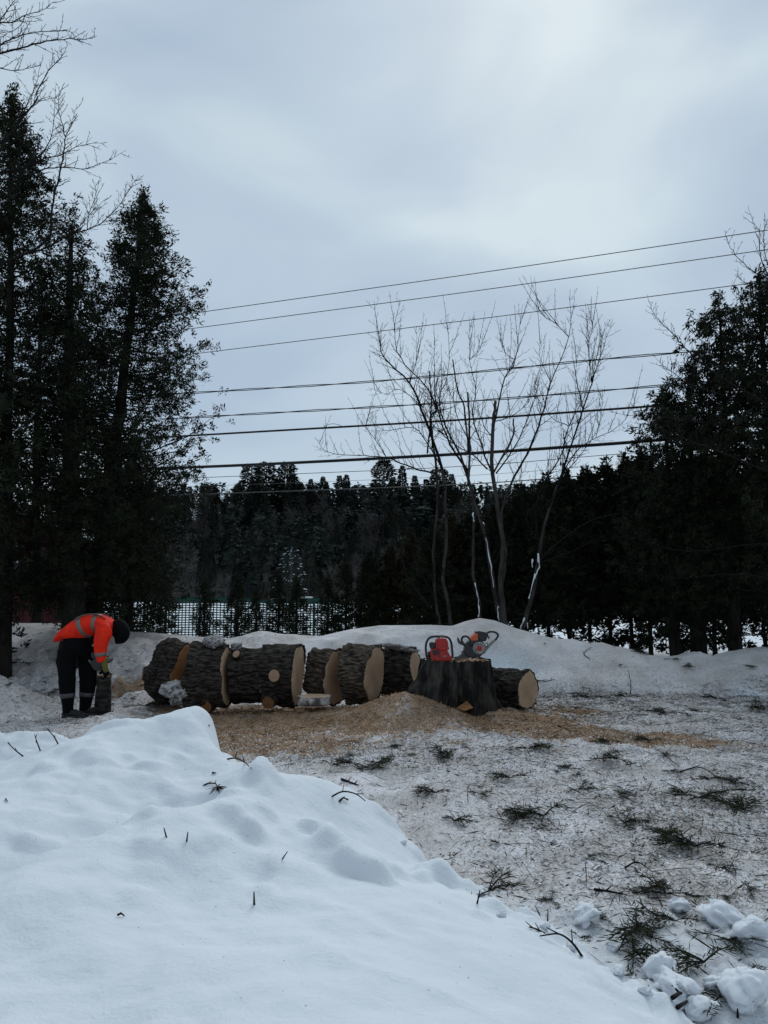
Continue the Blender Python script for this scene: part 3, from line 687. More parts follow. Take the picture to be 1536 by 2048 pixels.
bare_tree('bare_tree', b2, 'main many-stemmed leafless tree with snow on its lower forks, middle of the bank', 'bare trees on the bank', [
    ([(790, 1520), (788, 1420), (765, 1330), (758, 1180), (762, 1000), (732, 830)], .050, .036, (.2, .4), 'stem'),
    ([(732, 830), (660, 720), (600, 560), (590, 380), (592, 240)], .032, .003, (.3, .8), 'limb'),
    ([(740, 900), (745, 700), (735, 490)], .036, .024, (.1, .0), 'stem'),
    ([(740, 760), (720, 560), (690, 480), (670, 350)], .028, .018, (0, -.1), 'stem'),
    ([(900, 1550), (870, 1440), (850, 1360), (820, 1150), (790, 1050), (745, 900), (700, 760)], .085, .030, (0, .2), 'stem'),
    ([(700, 760), (640, 640), (610, 520), (650, 400), (650, 150)], .026, .003, (.2, -.4), 'limb'),
    ([(905, 1550), (890, 1440), (880, 1300), (890, 1150), (845, 850), (850, 620), (860, 530)], .095, .040, (-.1, -.2), 'stem'),
    ([(880, 1350), (905, 1200), (885, 1050), (925, 900), (1000, 760)], .050, .030, (.3, .4), 'stem'),
    ([(1000, 760), (1060, 600), (1100, 450), (1180, 250), (1185, 40)], .030, .003, (.4, .2), 'limb'),
    ([(845, 850), (930, 700), (935, 610)], .028, .022, (-.2, -.1), 'stem'),
    ([(850, 640), (900, 430), (945, 350), (975, 110)], .022, .003, (-.1, -.5), 'limb'),
    ([(945, 350), (900, 320), (872, 245)], .010, .002, (-.4, -.5), 'limb'),
    ([(845, 850), (800, 740), (760, 600), (770, 480), (745, 350), (745, 160)], .024, .003, (-.1, .5), 'limb'),
    ([(820, 830), (760, 770), (650, 700), (560, 600), (520, 520)], .020, .004, (.1, .6), 'limb'),
    ([(850, 700), (800, 620), (810, 480)], .016, .003, (0, -.3), 'limb'),
    ([(860, 850), (960, 700), (1030, 520), (1050, 420)], .022, .003, (0, .5), 'limb'),
    ([(745, 350), (790, 300), (805, 220)], .010, .002, (.4, .5), 'limb'),
    ([(1100, 450), (1050, 330), (1060, 260)], .010, .002, (.3, .1), 'limb'),
    ([(1180, 250), (1120, 190), (1060, 150), (1035, 100)], .010, .002, (.2, .3), 'limb'),
    ([(860, 1420), (800, 1400), (700, 1385), (665, 1400)], .012, .003, (-.2, -.6), 'limb'),
    ([(860, 620), (920, 600), (1000, 540), (1040, 430)], .014, .002, (-.1, -.4), 'limb'),
    ([(740, 700), (690, 600), (670, 520), (640, 470)], .014, .002, (0, .3), 'limb')], Z8, Yt-.2, 32,
    snow=[([(815, 1130), (835, 1230), (852, 1350)], .020), ([(768, 1330), (785, 1420), (782, 1478)], .020), ([(880, 1360), (882, 1300), (890, 1240)], .020), ([(758, 1020), (764, 1060)], .022), ([(868, 1430), (872, 1495)], .035), ([(806, 1065), (808, 1075)], .02)])
b3 = P(1045, 1262, Yt-.1); b3.z = gz(b3.x, Yt-.1)
bare_tree('bare_tree', b3, 'right-leaning leafless stem with white snow up its trunk, beside the main bare tree', 'bare trees on the bank', [
    ([(965, 1560), (1000, 1450), (1030, 1330), (1050, 1200), (1072, 1080), (1130, 900)], .075, .036, (0, .3), 'stem'),
    ([(1130, 900), (1200, 700), (1280, 450), (1320, 330), (1375, 170)], .030, .003, (.3, .8), 'limb'),
    ([(1045, 1250), (1100, 1180), (1270, 1060), (1420, 1020), (1500, 1000), (1560, 960)], .022, .003, (0, .2), 'limb'),
    ([(1060, 1240), (1200, 1190), (1350, 1110), (1400, 1090)], .016, .003, (-.1, -.6), 'limb'),
    ([(1090, 1000), (1180, 800), (1250, 720), (1400, 640), (1490, 510)], .022, .003, (.2, .6), 'limb'),
    ([(1040, 1130), (1035, 1000), (1080, 880), (1150, 760), (1180, 640), (1270, 450), (1260, 180)], .030, .003, (.2, .1), 'limb'),
    ([(1180, 640), (1100, 600), (1060, 500)], .012, .002, (.1, -.3), 'limb'),
    ([(1280, 450), (1310, 300), (1350, 170)], .010, .002, (.5, .6), 'limb'),
    ([(1200, 700), (1240, 560), (1210, 420), (1230, 260)], .014, .002, (.3, 0), 'limb'),
    ([(1280, 450), (1265, 300), (1285, 200), (1262, 160)], .010, .002, (.4, .3), 'limb'),
    ([(1150, 860), (1220, 780), (1310, 640), (1330, 470)], .016, .002, (.3, .9), 'limb'),
    ([(1050, 1150), (990, 1050), (960, 900), (1000, 800)], .016, .003, (.2, .6), 'limb')], Z8, Yt-.1, 33,
    snow=[([(1045, 1200), (1048, 1260), (1030, 1310)], .032), ([(1020, 1225), (1018, 1260)], .026), ([(1032, 1290), (1005, 1400)], .022), ([(985, 1480), (968, 1530)], .03)])
# leafless tree reaching in at upper left
b4 = Vector((-6.6, 9.6, gz(-6.6, 9.6)-.1))
Yl = 9.6
def trunk_to(zf, p, base, Y):
    return p
st = [([(-700, 3700), (-640, 2600), (-560, 1500), (-480, 700), (-420, 200)], .14, .05, (0, 0), 'stem')]
def L3(pts, r0=.012, d=(0, .3)): st.append((pts, r0, .0022, d, 'limb'))
L3([(-480, 700), (-200, 420), (0, 320), (130, 275), (270, 240), (400, 225), (480, 235), (570, 210)], .024)
L3([(-430, 420), (-150, 300), (0, 260), (100, 215), (240, 185), (380, 180), (455, 195)], .020)
L3([(-420, 250), (-100, 140), (70, 130), (150, 85), (250, 60), (320, 5)], .017)
L3([(-300, 520), (-80, 400), (80, 415), (170, 400), (240, 375)], .013)
L3([(-540, 1300), (-200, 1000), (60, 780), (160, 650), (212, 590), (225, 520), (300, 390), (360, 340), (350, 270)], .024)
L3([(60, 790), (120, 690), (180, 560), (215, 480), (240, 360)], .012)
L3([(-540, 1400), (-200, 1080), (60, 1000), (160, 975), (260, 930), (370, 900), (470, 850), (630, 835)], .022)
L3([(-200, 1090), (130, 1030), (260, 990), (370, 978), (500, 985), (600, 950), (740, 880)], .018)
L3([(-560, 1900), (-100, 1600), (260, 1420), (300, 1220), (340, 1060), (370, 900), (380, 800), (350, 680), (345, 560), (385, 485)], .026)
L3([(380, 800), (420, 720), (450, 610)], .007)
L3([(-560, 1950), (0, 1560), (270, 1450), (360, 1390), (500, 1350), (600, 1300), (700, 1200), (760, 1100), (815, 1025)], .020)
L3([(510, 1345), (520, 1250), (560, 1140), (545, 1050)], .008)
L3([(430, 1370), (520, 1260), (630, 1155)], .008)
L3([(140, 990), (240, 900), (300, 800), (320, 650), (325, 500)], .012)
L3([(-200, 420), (-60, 200), (60, 40), (130, -60)], .014)
L3([(150, 85), (110, 160), (20, 210), (-60, 300)], .008)
bare_tree('bare_tree', b4, 'leafless tree whose long twigs reach into the upper left of the sky', None, st, Z3, Yl, 34, dens=1.25, tl=.40)
# leafless tree reaching in at the right
st = [([(1900, 3400), (1850, 2400), (1700, 1500), (1500, 800), (1400, 300)], .15, .04, (0, 0), 'stem')]
L3([(1500, 800), (1300, 640), (1147, 540), (1060, 500), (950, 400), (880, 300), (850, 210)], .018)
L3([(1300, 640), (1180, 560), (1100, 400), (1090, 280), (1090, 210), (1050, 160), (1010, 40)], .014)
L3([(1400, 700), (1180, 500), (1120, 330), (1125, 200), (1150, 120)], .012)
L3([(1400, 760), (1147, 630), (1030, 590), (960, 540), (930, 500)], .011)
L3([(1800, 2000), (1500, 1650), (1150, 1400), (820, 1210), (700, 1120), (600, 1030), (520, 940), (420, 840), (360, 760), (345, 690)], .026)
L3([(820, 1210), (700, 1250), (640, 1120), (640, 1050), (690, 950)], .008)
L3([(900, 1350), (620, 1260), (500, 1180), (430, 1130), (405, 1090)], .011)
L3([(700, 1500), (530, 1330), (490, 1200), (495, 1120), (530, 1100)], .009)
L3([(1500, 2000), (900, 1750), (500, 1600), (380, 1540), (290, 1490), (265, 1440)], .018)
L3([(700, 1680), (400, 1615), (240, 1590), (150, 1545)], .009)
L3([(700, 1520), (400, 1480), (200, 1470), (60, 1445)], .009)
L3([(1147, 1000), (890, 840), (820, 780), (800, 700)], .009)
L3([(1147, 950), (960, 850), (935, 780), (935, 640), (905, 550)], .009)
L3([(1800, 2500), (1200, 2350), (600, 2400), (200, 2300), (-100, 2350)], .016)
L3([(1800, 2700), (1000, 2560), (500, 2580), (100, 2480)], .016)
bare_tree('bare_tree', Vector((6.9, 11.2, gz(6.9, 11.2)-.1)), 'leafless tree whose twigs reach in at the right edge, across the wires', None, st, Z6, 11.5, 35, dens=1.0, tl=.38)
# thin larch standing against the sky between bare tree and cedars
def spindle(name, H, seed, n=70):
    rnd = random.Random(seed); a = MB(); a.tube([(0, 0, 0), (0, 0, H*.5), (.05, 0, H)], [.12, .07, .01], 6); b = MB()
    for i in range(n):
        t = .2+.8*i/n; az = rnd.random()*6.28; l_ = (1.02-t)*H*.16+.15; d = Vector((math.cos(az), math.sin(az), .15))
        q = [Vector((0, 0, t*H))+d*l_*s+Vector((0, 0, .08*l_*s*s)) for s in (0, .4, .75, 1)]
        b.tube(q, [.025, .018, .012, .005], 3)
        for s in (1, 2):
            for sg in (-1, 1):
                e_ = Vector((-d.y, d.x, .25))*sg*l_*.3+d*l_*.25; b.tube([q[s], q[s]+e_*.6, q[s]+e_+Vector((0, 0, .05))], [.012, .009, .004], 3)
    return a.mesh(name+'_trunk', M['brush']), b.mesh(name+'_branches', M['brush'])
b = P(1252, 1215, 45); b.z = gz(b.x, 45)
place_tree('larch_tree', spindle('larch', P(1252, 900, 45).z-b.z, 3, 110), b, 'pale leafless larch with fine level twigs, against the sky above the hedge', 'tree', parts=('trunk', 'branches'))

# ------------------------------------------------------------ far wood
def conifer(name, H, Rm, seed, n, m_, leafs=(.75, .2), roundtop=False):
    r = np.random.default_rng(seed)
    t = r.random(n)**.75*.97+.02
    if roundtop: rad = Rm*np.clip(np.sin(np.clip((1-t)*1.9+.18, 0, 1.57)), .05, 1)*(.85+.18*np.sin(t*17+seed))
    else: rad = Rm*(1-t)**.85*(.88+.16*np.sin(t*23+seed))+.08
    az = r.random(n)*6.283; k = r.random(n)**.5
    c = np.stack([np.cos(az)*rad*k*.8, np.sin(az)*rad*k*.8, t*H], 1)
    d = unit(np.stack([np.cos(az), np.sin(az), np.full(n, -.12 if not roundtop else .25)], 1)+r.normal(size=(n, 3))*.28)
    V, Fc = kites(c, d, leafs[0]*r.uniform(.5, 1.2, n)*(.35+.65*(1-t)), leafs[1]*r.uniform(.6, 1.3, n), np.tile([0, 0, 1.], (n, 1))+r.normal(size=(n, 3))*.5)
    mb = MB(); mb.tube([(0, 0, -.5), (0, 0, H*.5), (0, 0, H)], [.2, .12, .03], 5)
    V2 = np.array(mb.v); F2 = [f for f in mb.f]
    nv = len(V); quads = [f for f in F2 if len(f) == 4]
    V = np.concatenate([V, V2]); Fq = np.concatenate([Fc, np.array(quads)+nv])
    mi = np.r_[np.zeros(len(Fc)), np.ones(len(quads))]
    return mesh_from(name, V, Fq, [m_, M['brush']], smooth=False, matidx=mi)
firs = [conifer('fir', 9, 2.0, 100+i, 1700, M['fir']) for i in range(4)]
pines = [conifer('pine', 10, 3.0, 110+i, 2200, M['pine'], (.9, .26), True) for i in range(3)]
def brush_mesh(seed, H=8):
    rnd = random.Random(seed); mb = MB()
    for k in range(3):
        p = [Vector((rnd.uniform(-.4, .4), rnd.uniform(-.4, .4), 0))]; d = Vector((rnd.uniform(-.2, .2), rnd.uniform(-.2, .2), 1))
        for s in range(5): d = (d+Vector((rnd.uniform(-.15, .15), rnd.uniform(-.15, .15), 0))).normalized(); p.append(p[-1]+d*H/5)
        mb.tube(p, [.09, .075, .06, .045, .03, .012], 4)
        for i in range(34):
            t = rnd.uniform(.25, 1); a = p[0].lerp(p[-1], t); i0 = min(4, int(t*5)); a = p[i0].lerp(p[i0+1], t*5-i0)
            dd = Vector((rnd.uniform(-1, 1), rnd.uniform(-1, 1), rnd.uniform(.5, 1.4))).normalized(); l_ = rnd.uniform(.6, 1.8)*(1.2-t*.6)
            b_ = a+dd*l_*.6; c_ = a+dd*l_+Vector((0, 0, .2)); mb.tube([a, b_, c_], [.03, .022, .008], 3)
            for u in range(3):
                e_ = b_.lerp(c_, u/3); mb.tube([e_, e_+Vector((rnd.uniform(-1, 1), rnd.uniform(-1, 1), rnd.uniform(.3, 1))).normalized()*.6], [.014, .006], 3)
    return mb.mesh('bare_brush', M['brush'])
brushes = [brush_mesh(200+i) for i in range(4)]
rr = random.Random(12)
def hz(x, y): return float(ground_h(np.array([x]), np.array([y]))[0]+hill_add(np.array([x]), np.array([y]))[0])-.35
def place_far(me_, px, Y, topy, name, lab, grp, Hm, w=1.0):
    x = (px-CX)/F*Y; z = hz(x, Y); H = P(px, topy, Y).z-z; s = H/Hm
    o = obj(name, me_, None, (x, Y, z-.2)); o.scale = (s*w, s*w, s); o.rotation_euler = (0, 0, rr.random()*6.28)
    tag(o, lab, 'tree', grp); return o
# skyline trees one can tell apart
special = [(420, 968, 'p', 'round-topped pine in the skyline just right of the leaning cedar'), (500, 926, 'p', 'broad pine at the left of the pair standing above the skyline'), (530, 922, 'p', 'broad pine in the middle of the group above the left skyline'), (572, 922, 'p', 'tall dark pine at the right of the group above the left skyline'),
           (620, 955, 'f', 'spire-like spruce right of the tall pine group'), (645, 950, 'f', 'slender spruce in the left skyline, between the pines and the bare stems'), (678, 948, 'f', 'narrow pointed spruce left of a gap in the skyline'), (692, 946, 'f', 'pointed spruce top below the thick wire'),
           (768, 918, 'p', 'ragged pine behind the left bare branches'), (805, 928, 'f', 'dark spruce just right of the ragged pine in the skyline'), (830, 948, 'f', 'short dark spruce behind the left stems'), (880, 935, 'p', 'wide pine behind the two slender stems'), (905, 945, 'f', 'spruce top behind the main bare tree stems')]
for px, ty, k, lab in special:
    place_far(pines[rr.randrange(3)] if k == 'p' else firs[rr.randrange(4)], px, 118+rr.uniform(-4, 4), ty, 'pine_tree' if k == 'p' else 'spruce_tree', lab, 'trees along the hill skyline', 10 if k == 'p' else 9, 1.35 if k == 'p' else 1.1)
for i in range(95):      # skyline row
    px = -60+i*17.5+rr.uniform(-8, 8); ty = 964+rr.uniform(-9, 12)+7*math.sin(px*.02)+(-8 if rr.random() < .2 else 0)
    if px > 1050: ty += rr.uniform(-8, 5)
    k = rr.random()
    if k < .62: place_far(firs[rr.randrange(4)], px, 122+rr.uniform(-6, 8), ty, 'spruce_tree', 'dark spruce in the ragged skyline of the wooded hill', 'spruces along the hill skyline', 9, rr.uniform(.8, 1.5))
    elif k < .8: place_far(pines[rr.randrange(3)], px, 122+rr.uniform(-6, 8), ty+4, 'pine_tree', 'round-topped pine in the skyline of the wooded hill', 'pines along the hill skyline', 10, .9)
    else: place_far(brushes[rr.randrange(4)], px, 120, ty+8, 'leafless_tree', 'leafless tree in the skyline of the wooded hill', 'leafless trees along the hill skyline', 8.6, 1.0)
# trees on the slope, nearer ranks
for row, (Y, ty0, n) in enumerate([(112, 985, 42), (100, 1020, 40), (90, 1060, 40), (82, 1100, 34), (76, 1128, 30)]):
    for i in range(n):
        px = 120+i*(1250/n)+rr.uniform(-14, 14); ty = ty0+rr.uniform(-18, 18); k = rr.random()
        if k < .30: place_far(firs[rr.randrange(4)], px, Y+rr.uniform(-3, 3), ty, 'spruce_tree', 'dark spruce on the face of the wooded hill', 'spruces on the hillside', 9, rr.uniform(.7, 1.1))
        elif k < .45: place_far(pines[rr.randrange(3)], px, Y+rr.uniform(-3, 3), ty, 'pine_tree', 'bushy pine on the face of the wooded hill', 'pines on the hillside', 10, 1)
        else: place_far(brushes[rr.randrange(4)], px, Y-3+rr.uniform(-3, 3), ty+8, 'leafless_tree', 'grey leafless tree on the face of the wooded hill', 'leafless trees on the hillside', 8.6, rr.uniform(.9, 1.3))
# the rest of the wood, one mass
r = np.random.default_rng(77); Vs = []; n_t = 950
bx2 = r.uniform(-190, 190, n_t); by2 = r.uniform(70, 175, n_t); bh = r.uniform(4.5, 8.5, n_t)
bzs = ground_h(bx2, by2)+hill_add(bx2, by2)-.5; cap = (CAMZ+(P(768, 968, 100).z-CAMZ)/100*by2); bh = np.minimum(bh, np.maximum(cap-bzs, 2.5))
per = 150; t = r.random((n_t, per))**.8; az = r.random((n_t, per))*6.283; rd = (1-t)**.8*1.9+.1; k = r.random((n_t, per))**.5
c = np.stack([bx2[:, None]+np.cos(az)*rd*k, by2[:, None]+np.sin(az)*rd*k, bzs[:, None]+t*bh[:, None]], -1).reshape(-1, 3)
d = unit(np.stack([np.cos(az), np.sin(az), az*0-.1], -1).reshape(-1, 3)+r.normal(size=c.shape)*.3)
V, Fc = kites(c, d, r.uniform(.6, 1.5, len(c)), r.uniform(.25, .6, len(c)), np.tile([0, 0, 1.], (len(c), 1))+r.normal(size=c.shape)*.5)
tag(obj('forest', mesh_from('forest', V, Fc, M['fir'], smooth=False)), 'dense dark wood covering the hill behind the field', 'forest', kind='stuff')
# snow-dusted spruce standing in front of the wood
sn = conifer('snowy_spruce', 5.5, 1.6, 301, 1200, M['fir'], (.5, .14))
b = P(582, 1212, 62); b.z = gz(b.x, 62); t_ = thing('snowy_spruce', b, 'small spruce dusted with snow at the foot of the wooded hill', 'tree')
obj('crown', sn, t_)
r = np.random.default_rng(5); n = 90; t = r.random(n)*.8+.05; az = r.uniform(3.3, 6.1, n); rad = 1.7*(1-t)**.85
c = np.stack([np.cos(az)*rad, np.sin(az)*rad, t*5.5], 1); d = unit(np.stack([np.cos(az), np.sin(az), az*0-.2], 1))
V, Fc = kites(c, d, r.uniform(.15, .45, n), r.uniform(.06, .16, n), np.tile([0, 0, 1.], (n, 1))); obj('snow_dusting', mesh_from('snow_dusting', V, Fc, M['snowcap'], False), t_)

# ------------------------------------------------------------ mesh fence
fz = P(200, 1262, 21.5).z; t_ = thing('mesh_fence', (P(460, 1260, 21.5).x, 21.5, gz(-4, 21.5)), 'sagging green plastic mesh fence standing behind the small cedars', 'fence')
o_ = t_.location.copy(); x0 = P(205, 0, 21.5).x; x1 = P(724, 0, 21.5).x
def ftop(x):
    px = 768+x/21.5*F*1.0; return P(px, float(np.interp(px, [205, 290, 330, 430, 500, 560, 600, 640, 724], [1218, 1217, 1197, 1195, 1199, 1203, 1199, 1197, 1210])), 21.5).z
nt_ = MB(); zb = gz(-4, 21.5)-.05; cell = .098; W_ = .030
xx = np.arange(x0, x1, cell)
wob = lambda x, z: .03*math.sin(x*3.1+z*2)+.05*math.sin(x*1.3)
for x in xx:
    zt = ftop(x); nt_.box(Vector((x+.01*math.sin(x*7), 21.5+wob(x, 0), (zb+zt)/2))-o_, (W_, .006, zt-zb))
for k in range(20):
    f = k/19
    V_ = []
    q = np.arange(x0, x1+.01, .3)
    for a, b_ in zip(q[:-1], q[1:]):
        z0 = zb+(ftop(a)-zb)*f; z1 = zb+(ftop(b_)-zb)*f; ya, yb = 21.494+wob(a, 0), 21.494+wob(b_, 0)
        h = W_/2
        nt_.add([Vector(p)-o_ for p in ((a, ya, z0-h), (b_, yb, z1-h), (b_, yb, z1+h), (a, ya, z0+h))], [(0, 1, 2, 3)])
obj('mesh_panel', nt_.mesh('fence_mesh', M['net'], False), t_)
nb = MB(); q = np.arange(x0, x1+.01, .3)
for a, b_ in zip(q[:-1], q[1:]):
    for w0, w1 in ((.0, .07), (.11, .15), (.19, .22)) if (768+a/21.5*F) > 310 else ((0, .05),):
        nb.add([Vector(p)-o_ for p in ((a, 21.47+wob(a, 0), ftop(a)-w1), (b_, 21.47+wob(b_, 0), ftop(b_)-w1), (b_, 21.47+wob(b_, 0), ftop(b_)-w0), (a, 21.47+wob(a, 0), ftop(a)-w0))], [(0, 1, 2, 3)])
obj('top_band', nb.mesh('fence_band', M['green_net'], False), t_)
for px in (207, 330, 432, 497, 608, 640, 724):
    x = P(px, 0, 21.5).x; zt = ftop(x)+.04; mb = MB(); mb.tube([(x-o_.x, .03, -.2), (x-o_.x, .03, zt-o_.z)], .035, 7); obj('post', mb.mesh('fence_post', M['post']), t_)
mb = MB(); mb.box(((P(623, 0, 21.5).x-o_.x), 0, ftop(P(623, 0, 21.5).x)-o_.z+.05), (.46, .10, .05)); bevel(obj('snow_cap', mb.mesh('fence_snow', M['snowcap']), t_), .02)

# ------------------------------------------------------------ red building
hb = P(-10, 1250, 18.5); hb.z = gz(hb.x, 18.5); t_ = thing('red_building', hb, 'dark red board-sided shed with a white window, half hidden behind the left cedars', 'building')
xr = P(185, 0, 18.5).x-hb.x; xl = P(-260, 0, 18.5).x-hb.x; zr = P(214, 1072, 18.5).z-hb.z; xm = (xl+xr)/2; zp = zr+(xr-xm)*.42
w = MB(); wx0, wx1 = P(45, 0, 18.5).x-hb.x, P(96, 0, 18.5).x-hb.x; wz0, wz1 = P(0, 1152, 18.5).z-hb.z, P(0, 1085, 18.5).z-hb.z
def roofz(x): return zr+(xr-abs(x-xm)-xm)*.42
def wallpoly(a, b_, z0, z1=None):
    mids = [a, b_] if not (a < xm < b_) else [a, xm, b_]
    w.prism([(a, z0), (b_, z0)]+[(m_, (roofz(m_) if z1 is None else z1)) for m_ in mids[::-1]], 0, .12)
wallpoly(xl, wx0, -.5); wallpoly(wx1, xr, -.5); wallpoly(wx0, wx1, -.5, wz0); wallpoly(wx0, wx1, wz1)
w.box(((xl+xr)/2, 1.2, zr/2-.25), (xr-xl-.02, 2.1, zr+.5))
obj('wall', w.mesh('shed_wall', M['redwall'], False), t_)
bt = MB(); x = xl+.1
while x < xr:
    if not wx0-.08 < x < wx1+.08: bt.box((x, -.012, (roofz(x)-.5)/2-.03), (.045, .022, roofz(x)+.42))
    x += .32
obj('batten_strips', bt.mesh('shed_battens', M['redwall'], False), t_)
rf = MB()
for s in (-1, 1):
    a = (xm, zp+.02); b_ = (xm+s*(xr-xm+.55), zr-.55*.42+.02)
    rf.prism([a, b_, (b_[0], b_[1]+.10), (a[0], a[1]+.10)], -.45, 2.6)
ro = obj('roof', rf.mesh('shed_roof', M['post'], False), t_)
rs = MB()
for s in (-1, 1):
    a = (xm, zp+.123); b_ = (xm+s*(xr-xm+.50), zr-.50*.42+.123); rs.prism([a, b_, (b_[0], b_[1]+.16), (a[0], a[1]+.2)], -.40, 2.5)
obj('roof_snow', rs.mesh('shed_roof_snow', M['snowcap'], False), ro)
wn = MB(); cxw = (wx0+wx1)/2
for sx in (wx0, wx1): wn.box((sx, -.03, (wz0+wz1)/2), (.07, .07, wz1-wz0+.07))
for z in (wz0, wz1): wn.box((cxw, -.028, z), (wx1-wx0+.14, .075, .07))
wi = obj('window', wn.mesh('window_frame', M['white_frame'], False), t_)
mb = MB(); mb.box((cxw, .03, (wz0+wz1)/2), (.03, .03, wz1-wz0-.07)); mb.box((cxw, .032, (wz0+wz1)/2), (wx1-wx0-.07, .028, .03)); obj('mullion', mb.mesh('mullion', M['white_frame'], False), wi)
mb = MB(); mb.box((cxw, .06, (wz0+wz1)/2), (wx1-wx0-.07, .01, wz1-wz0-.07)); obj('pane', mb.mesh('pane', M['glass'], False), wi)

# ------------------------------------------------------------ overhead wires
def roadY(px, Y0=20.): return Y0/(1+((px-CX)/F)/2.82)
wires = [('thin overhead wire, highest of all', [(390, 626), (960, 545.5), (1536, 460)], .011, 'wiregrey', 20),
         ('thin overhead wire, second from the top', [(400, 655), (960, 580.5), (1536, 499)], .011, 'wiregrey', 20.6),
         ('thin overhead wire, third from the top', [(410, 705), (960, 637.5), (1536, 562)], .011, 'wiregrey', 21.2),
         ('twisted pair of service wires, fourth from the top', [(400, 785), (770, 761), (1200, 719), (1536, 691)], .011, 'wire', 20),
         ('single dark wire just under the twisted pair', [(420, 833), (900, 805), (1200, 781.5), (1400, 765), (1536, 753)], .013, 'wire', 20),
         ('medium black cable with a small loop of wire lashed to it', [(420, 869), (900, 841), (1200, 820), (1400, 805), (1536, 794)], .028, 'wire', 20),
         ('thickest black cable crossing the whole picture', [(0, 945), (410, 933.5), (900, 909), (1200, 889), (1330, 879), (1536, 864)], .042, 'wire', 20),
         ('thin wire close below the thickest cable', [(410, 955), (900, 934), (1200, 911), (1536, 885)], .009, 'wiregrey', 21),
         ('faint thin wire above the lowest wire, crossing the skyline', [(410, 972), (900, 953), (1200, 932), (1536, 910)], .005, 'wiregrey', 22),
         ('lowest dark wire, drawn across the dark wood', [(410, 988), (900, 970), (1200, 949), (1330, 941), (1536, 925)], .013, 'wiregrey', 20)]
for lab, pix, r_, mt, Y0 in wires:
    pp = [P(a, b_, roadY(a, Y0)) for a, b_ in pix]
    d0 = (pp[0]-pp[1]).normalized(); d1 = (pp[-1]-pp[-2]).normalized()
    if pix[0][0] > 0: pp = [pp[0]+d0*(12+k) for k in (9., 0)]+pp
    else: pp = [pp[0]+d0*18]+pp
    pp += [pp[-1]+d1*12, pp[-1]+d1*26]
    q = catmull(pp, 8); base = q[len(q)//2].copy(); mb = MB()
    if 'twisted' in lab:
        n2 = []
        L_ = 0; a = []; c_ = []
        q2 = catmull(pp, 90)
        for i, p in enumerate(q2):
            if i: L_ += (p-q2[i-1]).length
            th = L_*2*math.pi/3.6; o2 = Vector((0, math.cos(th), math.sin(th)))*.020
            a.append(p+o2-base); c_.append(p-o2-base)
        mb.tube(a, .012, 5); mb.tube(c_, .012, 5)
    else: mb.tube([p-base for p in q], r_, 6)
    if 'loop' in lab:
        lp = [P(x_, y_, roadY(x_, 19.95))-base for x_, y_ in ((645, 859), (652, 851), (665, 847.5), (678, 850), (690, 855.5))]; mb.tube(catmull(lp, 4), .007, 5)
    o = obj('overhead_wire', mb.mesh('overhead_wire', M[mt]), None, base); tag(o, lab, 'wire', 'overhead wires')

# ------------------------------------------------------------ hitting the ground along a line of sight
_t = np.concatenate([np.arange(1.6, 8.5, .008), np.arange(8.5, 18, .02)])
def hit(px, py, lift=0.0):
    x, y, z = ray(px, py); X, Y, Z = x/y*_t, _t, CAMZ+z/y*_t
    h = ground_h(X, Y); b = np.where((Y > 10.95) & (Y < 17.2), bank_h(X, np.clip(Y, 10.9, 17.3)), -9); p = np.where(Y < 8.3, pile_h(X, Y), -9)
    hh = np.maximum(np.maximum(h, b), p); w = np.where(Z <= hh)[0]
    i = w[0] if len(w) else len(_t)-1
    return Vector((X[i], Y[i], hh[i]+lift))

